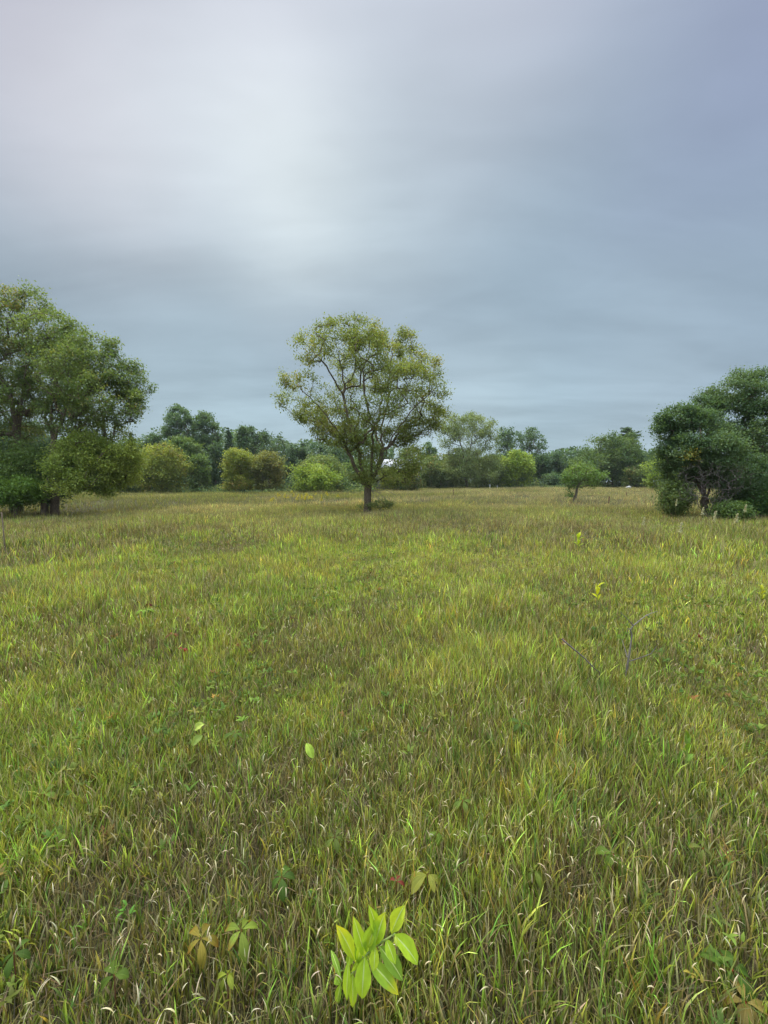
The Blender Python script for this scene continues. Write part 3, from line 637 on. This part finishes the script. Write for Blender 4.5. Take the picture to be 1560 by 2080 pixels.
    tree('willow', 'pale airy willow with thin top and drooping lower foliage right of the lone tree', 'tree', (b[0], Y), L, ((.15, .205, .075), (.28, .33, .12)), n_att=800, clusters=200, pull=.85, n_leaf=34000, leaf=.28, wr=.5, trunk_r=.26, tip=.02, spread=.4, step=.6,
         trunk_top=at(946, 945, Y), limbs=[[at(946, 945, Y), at(938, 910, Y), at(930, 880, Y), at(932, 860, Y)], [at(946, 940, Y), at(958, 900, Y), at(960, 870, Y)], [at(936, 905, Y), at(915, 900, Y), at(900, 905, Y)]], droop=.7, group='trees along the far edge of the field')
    # small leaning shrub out in the field
    Y = 30; L = px_lobes(Y, [(1182, 962, 36, 17), (1165, 966, 20, 14), (1205, 968, 24, 13), (1188, 948, 24, 10), (1222, 966, 14, 6), (1185, 978, 30, 14), (1160, 978, 18, 10), (1156, 1000, 8, 10), (1205, 980, 18, 8)])
    b = at(1163, 1020, Y)
    tree('leaning_shrub', 'small leaning tree with bare forked stem and round green top alone in the grass', 'tree', (b[0], Y), L, ((.11, .20, .05), (.20, .29, .075)), n_att=200, n_leaf=4500, leaf=.13, trunk_r=.09, tip=.010, spread=.16, step=.3,
         trunk_top=at(1172, 992, Y), limbs=[[at(1172, 992, Y), at(1183, 975, Y)], [at(1166, 1008, Y), at(1156, 995, Y), at(1153, 985, Y)]], bark=M_BARK2)
    # understorey along the foot of the trees, and woods beyond
    n = 30000; u = rng.uniform(-150, 1720, n); Yd = np.where(u < 760, 55.5, 78) + rng.uniform(-1.2, 9, n); pts = np.array([[(a - 780) / FPX * y * 1.0, y] for a, y in zip(u, Yd)])
    hgt = height(pts[:, 0], pts[:, 1]); top = .5 + 2.6 * ss(-.6, 1.2, n_yel(pts[:, 0], pts[:, 1])); Q = np.stack([pts[:, 0], pts[:, 1], hgt + top * rng.uniform(0, 1, n) ** .8], 1)
    c = jit(lerp(P_DARK[1], P_OLIVE[1], ss(-.5, 1, n_fine(pts[:, 0], pts[:, 1]))), n, .2)
    V, Fa, cc = leaves_mesh(Q, .30 * rng.uniform(.6, 1.3, n), .6, c); tag(build('undergrowth', V, [Fa], M_LEAF, cc), 'low tangled scrub along the foot of the far trees', 'undergrowth', kind='stuff')
    n = 80000; u = rng.uniform(-220, 1780, n); Yd = rng.uniform(104, 122, n); X = (u - 780) / FPX * Yd
    top = np.where(u < 800, 13.4, 8.2) + 1.3 * n_h1(X * 1.5, Yd * 0) + .8 * n_green(X, Yd * 0); Q = np.stack([X, Yd, height(X, Yd) + np.maximum(top, 3) * rng.uniform(0, 1, n) ** .6], 1)
    c = jit(lerp(P_DARK[0], P_BLUE[1], rng.uniform(0, 1, n)), n, .15)
    V, Fa, cc = leaves_mesh(Q, .75 * rng.uniform(.6, 1.3, n), .7, c); tag(build('distant_woods', V, [Fa], M_LEAF, cc), 'dark distant woods closing the gaps behind the far trees', 'woods', kind='stuff')
far_rows()

# ------------------------------------------------------------------ small plants in the grass
def leaf_surface(base, tip, half, face, sag=0.0, fold=.15, seg=8, col=(.2, .3, .03), rib=(.5, .6, .25), tipcol=None, wave=0.0, shape='oval'):
    """A leaf blade with a raised midrib. base, tip: points; half: half width; face: direction its upper side looks."""
    base, tip, face = (np.asarray(q, float) for q in (base, tip, face)); ax = tip - base; ln = np.linalg.norm(ax); ax /= ln
    sd = np.cross(ax, face); sd /= np.linalg.norm(sd) + 1e-9; nr = np.cross(sd, ax)
    t = np.linspace(0, 1, seg + 1); rows = []; cols = []
    xs = np.array([-1, -.6, -.12, -.045, .045, .12, .6, 1])
    if shape == 'oval': w = np.sin(np.pi * np.clip(t, 0, 1) ** .88) ** .72 * (1 - .10 * t); w[0] = .06; w[-1] = .015
    elif shape == 'obovate': w = np.sin(np.pi * t ** 1.3) ** .8; w[0] = .12; w[-1] = .012
    else: w = np.sin(np.pi * t ** 1.25) ** .8; w[0] = .05; w[-1] = .01
    for i, tt in enumerate(t):
        c = base + ax * ln * tt + nr * (sag * ln * (-(2 * tt - 1) ** 2 + 1)) - np.array([0, 0, .10 * ln * tt ** 3])
        wv = wave * half * math.sin(tt * 17 + base[0] * 90)
        for x in xs:
            rows.append(c + sd * half * w[i] * x + nr * (fold * half * abs(x) * w[i] * 1.6 + wv * x * abs(x)))
            k = np.asarray(rib if abs(x) < .05 else col, float)
            if abs(x) > .05: k = k * (1 + .10 * math.sin(tt * 40 - abs(x) * 6))
            if tipcol is not None: k = k + (np.asarray(tipcol) - k) * max(0., min(1., (tt - .62) / .35)) * (.5 + .5 * abs(x))
            cols.append(k)
    n = len(xs); i = np.arange((seg + 1) * n).reshape(seg + 1, n)
    F = np.stack([i[:-1, :-1], i[:-1, 1:], i[1:, 1:], i[1:, :-1]], -1).reshape(-1, 4)
    return np.array(rows), F, np.array(cols)
def tube_path(pts, r0, r1, k=6):
    P = np.array(pts, float); r = np.linspace(r0, r1, len(P)); return tubes(P[:-1], P[1:], r[:-1], r[1:], k)
def stem_part(name, pts, r0, r1, col, parent, origin, mat=None):
    V, F = tube_path(pts, r0, r1); return build(name, V - origin, [F], mat or M_BROAD, np.tile(np.asarray(col, float), (len(V), 1)), parent, True)

def milkweed():
    q = lambda X, Y, z: at_z(600 + X * .2308, 1760 + Y * .2308, z)
    root_p = q(520, 1130, .06); root_p[2] = float(height(root_p[0], root_p[1]))
    o = thing('milkweed_plant', 'bright lime young plant with broad upright yellow-tipped leaves, nearest to the viewer', 'plant', tuple(root_p))
    org = root_p
    S = {k: q(*v) for k, v in dict(a=(500, 950, .16), b=(600, 800, .235), c=(700, 700, .29), d=(800, 640, .325), e=(880, 590, .345)).items()}
    stem_part('stem', [root_p, q(505, 1060, .09), S['a'], S['b'], S['c'], S['d'], S['e']], .0042, .0018, (.36, .44, .16), o, org)
    LG, LY, YE, MD, DK = (.41, .56, .04), (.48, .59, .045), (.78, .66, .03), (.30, .45, .045), (.22, .35, .045)
    RIB = (.55, .64, .22)
    up = np.array([0, -.75, .65])
    spec = [  # base xy z, tip xy z, half width, colour, tip colour, facing
        ((525, 830, .205), (358, 470, .345), .0205, LY, YE, (.35, -.7, .6)), ((620, 800, .235), (508, 398, .37), .0195, LG, (.5, .55, .03), (.1, -.8, .6)),
        ((640, 760, .25), (700, 430, .385), .023, MD, None, (-.1, -.7, .7)), ((745, 640, .30), (645, 300, .425), .0170, LG, None, (.2, -.8, .55)),
        ((700, 700, .29), (790, 370, .41), .0235, LG, (.6, .6, .03), (-.2, -.7, .7)), ((845, 590, .335), (962, 308, .44), .0225, LY, None, (-.25, -.7, .65)),
        ((545, 850, .21), (578, 570, .32), .0125, LG, None, (.2, -.8, .5)), ((640, 715, .28), (700, 510, .36), .012, LY, None, (-.2, -.8, .5)),
        ((870, 600, .345), (1078, 838, .285), .025, LG, None, (.25, -.5, .85)), ((800, 640, .325), (880, 845, .285), .0165, LG, None, (.0, -.75, .65)),
        ((705, 700, .30), (690, 908, .255), .0165, LY, None, (-.1, -.85, .5)), ((740, 700, .285), (945, 978, .215), .024, DK, None, (.2, -.6, .8)),
        ((650, 830, .24), (908, 1102, .19), .0225, MD, YE, (.1, -.6, .8)), ((610, 790, .25), (585, 1140, .175), .0275, LG, (.40, .50, .03), (0, -.85, .5)),
        ((470, 830, .215), (455, 1150, .12), .014, LG, None, (-.2, -.8, .5)), ((500, 940, .175), (505, 1222, .10), .015, LG, (.42, .50, .03), (.2, -.8, .5)),
        ((410, 1020, .15), (312, 712, .20), .010, DK, None, (.3, -.8, .5)), ((400, 1040, .12), (355, 950, .14), .012, MD, None, (-.2, -.8, .5)), ((400, 1030, .12), (368, 1190, .06), .012, MD, None, (-.2, -.8, .5)),
        ((880, 610, .35), (895, 700, .335), .007, (.48, .55, .06), None, (.1, -.9, .3)), ((490, 930, .17), (590, 740, .25), .009, LG, None, (.2, -.8, .5)),
        ((480, 870, .19), (470, 720, .24), .012, MD, None, (.1, -.8, .5)), ((560, 860, .21), (545, 640, .28), .013, MD, None, (.1, -.8, .5))]
    for b, t, hw, c, tc_, f in spec:
        V, F, cc = leaf_surface(q(*b), q(*t), hw * .86, f, sag=random.uniform(.03, .10), fold=random.uniform(.25, .55), col=c, rib=RIB, tipcol=tc_, wave=.14, shape='obovate' if b[1] > t[1] else 'oval')
        build('leaf', V - org, [F], M_BROAD, cc, o, True)
milkweed()

def upright_sprout(u, v, hgt, label, n=9, col=(.34, .46, .03), ln=.09, hw=.018, group=None, cat='plant', name='milkweed_plant', seed=1):
    """A small bright plant whose leaf tops show at (u, v)."""
    g = np.random.default_rng(seed); p = at_z(u, v, hgt * .8); x, y = p[0], p[1]; z = float(height(x, y)); org = np.array([x, y, z])
    o = thing(name, label, cat, (x, y, z), group)
    stem_part('stem', [org, org + [0.005, 0, hgt * .5], org + [0, .004, hgt * .9]], .004, .002, (.30, .36, .10), o, org)
    for i in range(n):
        a = i * 2.4 + g.uniform(-.4, .4); t = .40 + .55 * i / n; b = org + [0, 0, hgt * t]; el = g.uniform(.45, 1.0) + .3 * t
        d = np.array([math.cos(a) * math.cos(el), math.sin(a) * math.cos(el), math.sin(el)]); l = ln * g.uniform(.75, 1.15)
        c = np.array(col) * g.uniform(.85, 1.15); 
        V, F, cc = leaf_surface(b, b + d * l, hw * g.uniform(.8, 1.15), (-d[0], -d[1] - .3, 1.2), .06, .2, 6, c, c * 1.25, (.6, .55, .04) if g.uniform() < .3 else None)
        build('leaf', V - org, [F], M_BROAD, cc, o, True)
upright_sprout(1175, 1094, .46, 'farther of two small lime milkweed sprouts in the grass left of the right thicket', 9, (.36, .46, .03), .14, .032, seed=3)
upright_sprout(1214, 1193, .38, 'nearer of two small lime milkweed sprouts, with yellow forked leaves', 6, (.46, .48, .025), .11, .022, seed=5)
upright_sprout(1548, 1200, .30, 'small yellow-lime sprout by the right edge of the field', 5, (.40, .42, .03), .09, .020, seed=8)
upright_sprout(1395, 1512, .30, 'low green sprout in the right foreground grass', 5, (.13, .22, .03), .07, .012, seed=9)

def creeper(u, v, hgt, size, col, label, tipcol=None, n=5, droop=.8, a0=0., stemcol=(.22, .10, .06), lean=(0, 0), seed=0, stemlen=None, wid=.27):
    """Five leaflets fanned from one point on a reddish stalk; the joint shows at (u, v)."""
    g = np.random.default_rng(seed + 40); hgt *= .66; j = at_z(u, v, hgt); x, y = j[0] + lean[0], j[1] + lean[1]; z = float(height(x, y)); org = np.array([x, y, z])
    o = thing('creeper_plant', label, 'creeper', (x, y, z))
    stem_part('stem', [org, org * .5 + j * .5 + [0, 0, .02], j], .0022, .0016, stemcol, o, org)
    for i in range(n):
        a = a0 + i * 2 * math.pi / max(n, 5) + g.uniform(-.2, .2); el = g.uniform(-1.35, -.15) * droop
        d = np.array([math.cos(a) * math.cos(el), math.sin(a) * math.cos(el), math.sin(el)]); l = size * .66 * g.uniform(.75, 1.15)
        c = np.array(col) * g.uniform(.6, 1.0); s0 = j + d * l * .08
        V, F, cc = leaf_surface(s0, s0 + d * l, l * wid * .8, (d[0] * .3, d[1] * .3 - .2, 1), .16, .22, 7, c, c * 1.2, tipcol if (tipcol is not None and g.uniform() < .75) else None, .08, 'lance')
        build('leaflet', V - org, [F], M_BROAD, cc, o, True)
G1, G2, G3 = (.10, .155, .02), (.15, .20, .028), (.075, .13, .02)
OR, YO, RD = (.30, .13, .03), (.30, .28, .05), (.38, .07, .05)
creeper(490, 1888, .22, .10, (.20, .26, .035), 'creeper with long pale green drooping leaflets and red centre, left of the lime plant', OR, a0=.3, seed=1)
creeper(408, 1905, .20, .085, (.24, .19, .03), 'orange-tinged creeper leaves at the lower left', OR, a0=.1, seed=2)
creeper(462, 1978, .20, .055, (.22, .26, .03), 'small yellow-green creeper below the orange-tinged one', None, a0=.5, seed=3)
creeper(868, 1775, .22, .105, (.24, .25, .04), 'large olive-yellow drooping creeper behind the lime plant', YO, a0=.2, seed=4)
creeper(805, 1790, .20, .05, (.20, .045, .03), 'single small dark red creeper leaf cluster behind the lime plant', None, n=3, seed=5)
creeper(888, 1690, .22, .06, (.15, .22, .03), 'small green creeper up behind the olive-yellow one', None, a0=.9, seed=6)
creeper(988, 1692, .20, .07, G2, 'green five-leaved creeper in the middle foreground', None, a0=.4, seed=7)
creeper(940, 1625, .22, .085, (.13, .19, .03), 'green creeper with a pinkish stalk and hanging leaflets in mid foreground', (.24, .16, .04), seed=8, stemcol=(.4, .14, .1))
creeper(1085, 1765, .18, .075, G2, 'mid-green creeper between the lime plant and the right edge', None, a0=1.1, seed=9)
creeper(1246, 1735, .20, .10, G1, 'creeper with one big dark green leaflet on a bright red stalk at the right', None, n=4, a0=2.6, seed=10, stemcol=(.5, .13, .08), wid=.36)
creeper(1428, 1722, .20, .085, (.15, .18, .035), 'olive creeper with a red centre and hanging leaflets near the right edge', (.26, .2, .05), seed=11, stemcol=(.45, .1, .06))
creeper(1488, 1968, .20, .10, (.10, .18, .025), 'dark green creeper with a crimson centre in the lower right corner', None, seed=12, stemcol=(.55, .07, .05), wid=.36)
creeper(1515, 2035, .18, .10, (.22, .17, .04), 'reddish olive creeper in the bottom right corner', (.28, .09, .04), seed=13, stemcol=(.35, .04, .04), wid=.34)
creeper(478, 1488, .22, .095, (.12, .19, .03), 'dark green drooping creeper right of the pale rounded leaves', (.2, .2, .04), seed=14, stemcol=(.3, .12, .08))
creeper(572, 1780, .20, .085, G3, 'very dark green creeper sunk in the grass left of centre', None, seed=15, wid=.35)
creeper(296, 1238, .24, .14, (.19, .30, .03), 'lime creeper spread on the grass far up at the left', None, seed=16, droop=.3)
creeper(300, 1226, .28, .08, (.12, .025, .02), 'dark maroon creeper leaves beside the lime one at the left', None, n=3, seed=17)
creeper(370, 1318, .24, .085, (.34, .06, .05), 'red creeper leaf cluster at the left in the middle field', None, n=3, seed=18)
creeper(350, 1288, .24, .10, (.24, .10, .045), 'rust coloured creeper just above the red cluster', None, n=4, seed=19)
creeper(1165, 1562, .20, .07, G2, 'green creeper with one red leaflet at the right of mid foreground', RD, n=4, seed=20)
creeper(90, 1612, .20, .085, (.15, .23, .03), 'broad green creeper near the left edge', (.35, .16, .08), n=3, seed=21, wid=.3)
creeper(28, 1935, .20, .07, G3, 'dark green creeper at the left edge low in the picture', None, seed=22)
creeper(232, 1980, .18, .075, G1, 'green rounded creeper leaves in the lower left grass', None, n=4, seed=23, wid=.4)
creeper(680, 1700, .20, .075, (.13, .17, .03), 'brownish green creeper left of the mid foreground', (.22, .12, .04), seed=24)
creeper(1310, 1840, .18, .08, G3, 'dark green single upright creeper leaf in right foreground', None, n=2, seed=25, wid=.36)
creeper(1060, 1470, .26, .12, G3, 'dark green spreading creeper patch right of centre in the grass', None, seed=26)
creeper(1150, 1300, .26, .10, (.24, .13, .05), 'rusty creeper sprig right of centre in the middle field', None, n=4, seed=27)

def broad_leaf(name, label, leaves):
    p0 = at_z(*leaves[0][0], leaves[0][2]); z = float(height(p0[0], p0[1])); org = np.array([p0[0], p0[1], z]); o = thing(name, label, 'plant', tuple(org))
    for b, t, zb, zt, hw, c, f in leaves:
        B, T = at_z(*b, zb), at_z(*t, zt)
        V, F, cc = leaf_surface(B, T, hw, f, .12, .25, 8, c, np.array(c) * 1.15, None, .2); build('leaf', V - org, [F], M_BROAD, cc, o, True)
        stem_part('stem', [org, (org + B) / 2 + [0, 0, .03], B], .0025, .0015, (.25, .22, .08), o, org)
broad_leaf('broadleaf_seedling', 'one upright pale lime ribbed leaf in left mid foreground grass', [((636, 1540), (622, 1506), .14, .20, .022, (.32, .44, .06), (.1, -.75, .6))])
broad_leaf('broadleaf_seedling', 'pair of pale rounded lime leaves on a bent stalk at the left', [((396, 1482), (416, 1468), .24, .275, .022, (.42, .50, .10), (0, -.6, .8)), ((412, 1494), (390, 1512), .22, .17, .022, (.30, .38, .09), (-.1, -.8, .6))])

def dead_stalk():
    s = .295; q0 = at_z(1100 + 585 * s, 1040 + 1130 * s, .10); Y = q0[1]; P = lambda X, Yp, d=0: at(1100 + X * s, 1040 + Yp * s, Y + d)
    org = np.array([q0[0], Y, float(height(q0[0], Y))]); o = thing('dead_weed', 'dry grey branching weed skeleton with forked top in the right mid field', 'dead weed', tuple(org))
    V1, F1 = tube_path([org, P(585, 1130), P(590, 1060), P(600, 1000), P(612, 930), P(622, 850, .01), P(612, 810, .01), P(632, 782, .02)], .009, .004)
    build('stem', V1 - org, [F1], M_TWIG, parent=o)
    for pts in ([P(632, 782, .02), P(720, 712, .04), P(760, 695, .06), P(800, 684, .08)], [P(632, 782, .02), P(590, 735), P(540, 688, -.03)], [P(604, 1028), P(690, 1000, -.05), P(755, 975, -.08), P(792, 925, -.1)],
                [P(590, 1000), P(570, 930, .05), P(552, 875, .08)], [P(612, 810, .01), P(595, 800), P(590, 830)], [P(720, 712, .04), P(745, 718, .03)]):
        V, F = tube_path(pts, .0045, .0018, 5); build('branch', V - org, [F], M_TWIG, parent=o)
    p = [P(140, 875, .1), P(230, 950), P(300, 1010, -.05), P(360, 1075, -.1), P(400, 1105, -.1)]; og = np.array([p[-1][0], p[-1][1], float(height(p[-1][0], p[-1][1]))])
    V, F = tube_path(p, .006, .003); V2, F2 = tube_path([p[-1], og], .003, .003)
    tag(build('dead_stick', np.concatenate([V, V2]), [F, F2 + len(V)], M_BRUSH), 'dark dead stick lying slantwise in the grass left of the grey weed', 'stick')
dead_stalk()

# pale plumes, goldenrod, stakes
def plume(u, v, hgt, label):
    p = at_z(u, v, hgt * .93); x, y = p[0], p[1]; z = float(height(x, y)); org = np.array([x, y, z]); o = thing('grass_plume', label, 'plume', tuple(org), 'pale seed plumes before the right thicket')
    lx = random.uniform(-.05, .05); stem_part('stem', [org, org + [lx * .5, 0, hgt * .5], org + [lx, 0, hgt * .8]], .006, .003, (.20, .18, .07), o, org)
    n = 160; t = rng.uniform(0, 1, n); Q = np.stack([lx + rng.normal(0, .018, n) * (1 - .6 * t) + .03 * t, rng.normal(0, .018, n) * (1 - .6 * t), hgt * (.72 + .3 * t)], 1)
    V, F, cc = leaves_mesh(Q, .04 * rng.uniform(.6, 1.2, n), .4, jit(np.array((.50, .47, .30)), n, .15)); build('seed_head', V, [F], M_GRASS, cc, o)
for u, v, h, l in [(1453, 1046, .85, 'tallest cream plume of those before the right thicket'), (1494, 1050, .8, 'cream plume at the right, next to the tallest one'), (1381, 1068, .75, 'leaning cream plume in the open grass left of the thicket plumes'),
                   (1373, 1018, .9, 'thin pale plume standing before the olive shrub'), (1427, 1036, .8, 'faint plume between olive shrub and tallest plume'), (1511, 1032, .8, 'faint plume before the shade of the right edge tree'), (1303, 1058, .65, 'short pale plume farthest left of the thicket plumes')]: plume(u, v, h, l)
for i in range(26):
    u = random.gauss(610, 38); v = random.gauss(1012, 4.0); p = at_z(u, v, .55); x, y = p[0], min(p[1], 44); x = p[0] * y / p[1]; z = float(height(x, y))
    o = thing('goldenrod_plant', 'small yellow goldenrod bloom in the patch left of the lone tree trunk', 'flower', (x, y, z), 'yellow goldenrod left of the lone tree'); h = random.uniform(.6, .9)
    stem_part('stem', [np.zeros(3), np.array([.02, 0, h * .9])], .008, .005, (.10, .15, .04), o, np.zeros(3))
    n = 60; t = rng.uniform(0, 1, n); Q = np.stack([rng.normal(0, .05, n) * (1.2 - t), rng.normal(0, .05, n) * (1.2 - t), h * (.78 + .25 * t)], 1)
    V, F, cc = leaves_mesh(Q, .06 * rng.uniform(.6, 1.2, n), .6, jit(np.array((.50, .42, .04)), n, .15)); build('bloom', V, [F], M_GRASS, cc, o)

def post(u, v0, v1, Y, w, label, mat=M_POST, lean=0., name='fence_post', gr=None):
    """A studded metal post: T-section with a flattened spade-free top."""
    b = at(u, v1, Y); t = at(u, v0, Y); x = b[0]; z = float(height(x, Y)); h = t[2] - z; w2 = w / 2
    prof = [(-w2, -w * .1), (w2, -w * .1), (w2, w * .1), (w * .12, w * .1), (w * .12, w * .8), (-w * .12, w * .8), (-w * .12, w * .1), (-w2, w * .1)]
    V = np.array([(a + lean * k * h, c, k * h - .1 * (1 - k)) for k in (0, 1) for a, c in prof]); n = 8; i = np.arange(n); j = (i + 1) % n
    F = np.stack([i, j, j + n, i + n], -1); st = []; FF = [F, np.array([[8, 9, 10, 15], [11, 12, 13, 14]]), np.array([[10, 11, 14, 15]])]
    for k in np.linspace(.15, .95, 9):
        V0, F0 = tubes(np.array([[lean * k * h, -w * .1, k * h]]), np.array([[lean * k * h, -w * .35, k * h]]), np.array([w * .18]), np.array([w * .14]), 5); FF.append(F0 + len(V)); V = np.concatenate([V, V0])
    o = build(name, V, FF, mat); o.location = (x, Y, z); return tag(o, label, 'post', gr)
post(1236, 1008, 1030, 27, .075, 'rusty fence post nearer the leaning shrub, slightly tilted', lean=.04, gr='fence posts in the field')
post(1272, 1000, 1014, 36, .075, 'rusty fence post farther right of the leaning shrub', lean=0, gr='fence posts in the field')
post(921, 994, 1010, 42, .07, 'thin dark post right of the lone tree', gr='fence posts in the field')
post(12, 1040, 1140, 8.6, .022, 'thin dark stake at the left edge before the trees', mat=M_BARK, lean=-.02, gr='fence posts in the field')
post(995, 984, 992, 74, .16, 'pale stake below the willow at the far edge', mat=M_PALE, gr='pale stakes below the willow')
post(1010, 986, 992, 74, .12, 'shorter pale stake right of the other one below the willow', mat=M_PALE, gr='pale stakes below the willow')

def boulder():
    p = at(1277, 986, 70); z = float(height(p[0], 70)); import bmesh
    bm = bmesh.new(); bmesh.ops.create_icosphere(bm, subdivisions=3, radius=1)
    for v in bm.verts:
        c = v.co; k = 1 + .16 * math.sin(3.1 * c.x + 1) * math.cos(2.7 * c.y) + .08 * math.sin(7 * c.z + 4 * c.x); v.co = (c.x * .5 * k, c.y * .4 * k, max(-.2, c.z * .26 * k) + .26)
    me = bpy.data.meshes.new('boulder'); bm.to_mesh(me); bm.free(); me.materials.append(M_PALE); o = bpy.data.objects.new('boulder', me); C.objects.link(o); o.location = (p[0], 70, z)
    tag(o, 'pale boulder at the far edge of the field below the dome shaped tree', 'rock')
boulder()

def house():
    Y = 74; a = at(764, 968, Y); b = at(852, 968, Y); W = b[0] - a[0]; z = float(height(a[0], Y)); eave = at(780, 952, Y)[2] - z; ridge = at(780, 932, Y)[2] - z; D = 7
    o = thing('farm_house', 'grey metal roofed building half hidden behind the lone tree', 'building', ((a[0] + b[0]) / 2, Y, z))
    m_wall = noise_mat('painted_siding', (.15, .15, .145), (.20, .20, .19), 3, .7, 4, (.3, .3, 14)); m_roof = noise_mat('metal_roof', (.17, .185, .21), (.22, .235, .26), 2, .4, 3, (14, .3, .3)); m_glass = noise_mat('window_glass', (.03, .035, .04), (.05, .055, .06), 2, .1); m_trim = noise_mat('trim_paint', (.6, .6, .58), (.7, .7, .68), 4, .6)
    def box(x0, x1, y0, y1, z0, z1):
        V = np.array([(x, y, zz) for x in (x0, x1) for y in (y0, y1) for zz in (z0, z1)], float)
        return V, np.array([[0, 1, 3, 2], [4, 6, 7, 5], [0, 4, 5, 1], [2, 3, 7, 6], [0, 2, 6, 4], [1, 5, 7, 3]])
    V, F = box(-W / 2, W / 2, 0, D, -.3, eave); G = np.array([(-W / 2, 0, eave), (-W / 2, D, eave), (-W / 2, D / 2, ridge - .1), (W / 2, 0, eave), (W / 2, D, eave), (W / 2, D / 2, ridge - .1)])
    build('wall', np.concatenate([V, G]), [F, np.array([[8, 9, 10], [11, 13, 12]])], m_wall, parent=o)
    e = .4; RV = []; RF = []
    for s in (-1, 1):
        ye = D / 2 + s * (D / 2 + e); ze = eave - e * (ridge - eave) / (D / 2)
        base = len(RV); RV += [(-W / 2 - e, ye, ze), (W / 2 + e, ye, ze), (W / 2 + e, D / 2, ridge), (-W / 2 - e, D / 2, ridge), (-W / 2 - e, ye, ze + .12), (W / 2 + e, ye, ze + .12), (W / 2 + e, D / 2, ridge + .12), (-W / 2 - e, D / 2, ridge + .12)]
        RF += [[base + k for k in f] for f in ([0, 1, 2, 3], [4, 7, 6, 5], [0, 4, 5, 1], [0, 3, 7, 4], [1, 5, 6, 2])]
    build('roof', np.array(RV), [np.array(RF)], m_roof, parent=o)
    for x in (-W * .30, W * .05, W * .32):
        V, F = box(x - .5, x + .5, -.05, .03, eave * .35, eave * .78); wd = build('window', V, [F], m_glass, parent=o)
        V2, F2 = box(x - .62, x + .62, -.03, .02, eave * .35 - .1, eave * .35 - .005); build('sill', V2, [F2], m_trim, parent=wd)
house()

# ------------------------------------------------------------------ air
def haze():
    m = bpy.data.materials.new('haze'); m.use_nodes = True; nt = m.node_tree; nt.nodes.remove(nt.nodes['Principled BSDF'])
    v = nt.nodes.new('ShaderNodeVolumePrincipled'); v.inputs['Color'].default_value = (.80, .88, .95, 1); v.inputs['Density'].default_value = .00022; v.inputs['Anisotropy'].default_value = .2
    nt.links.new(v.outputs[0], nt.nodes['Material Output'].inputs['Volume'])
    x, y0, y1, z0, z1 = 720, -720, 760, -30, 17
    V = np.array([(a, b, c) for a in (-x, x) for b in (y0, y1) for c in (z0, z1)], float)
    F = np.array([[0, 1, 3, 2], [4, 6, 7, 5], [0, 4, 5, 1], [2, 3, 7, 6], [0, 2, 6, 4], [1, 5, 7, 3]])
    tag(build('haze', V, [F], m), 'thin damp air over the field', 'haze', kind='stuff')
haze()
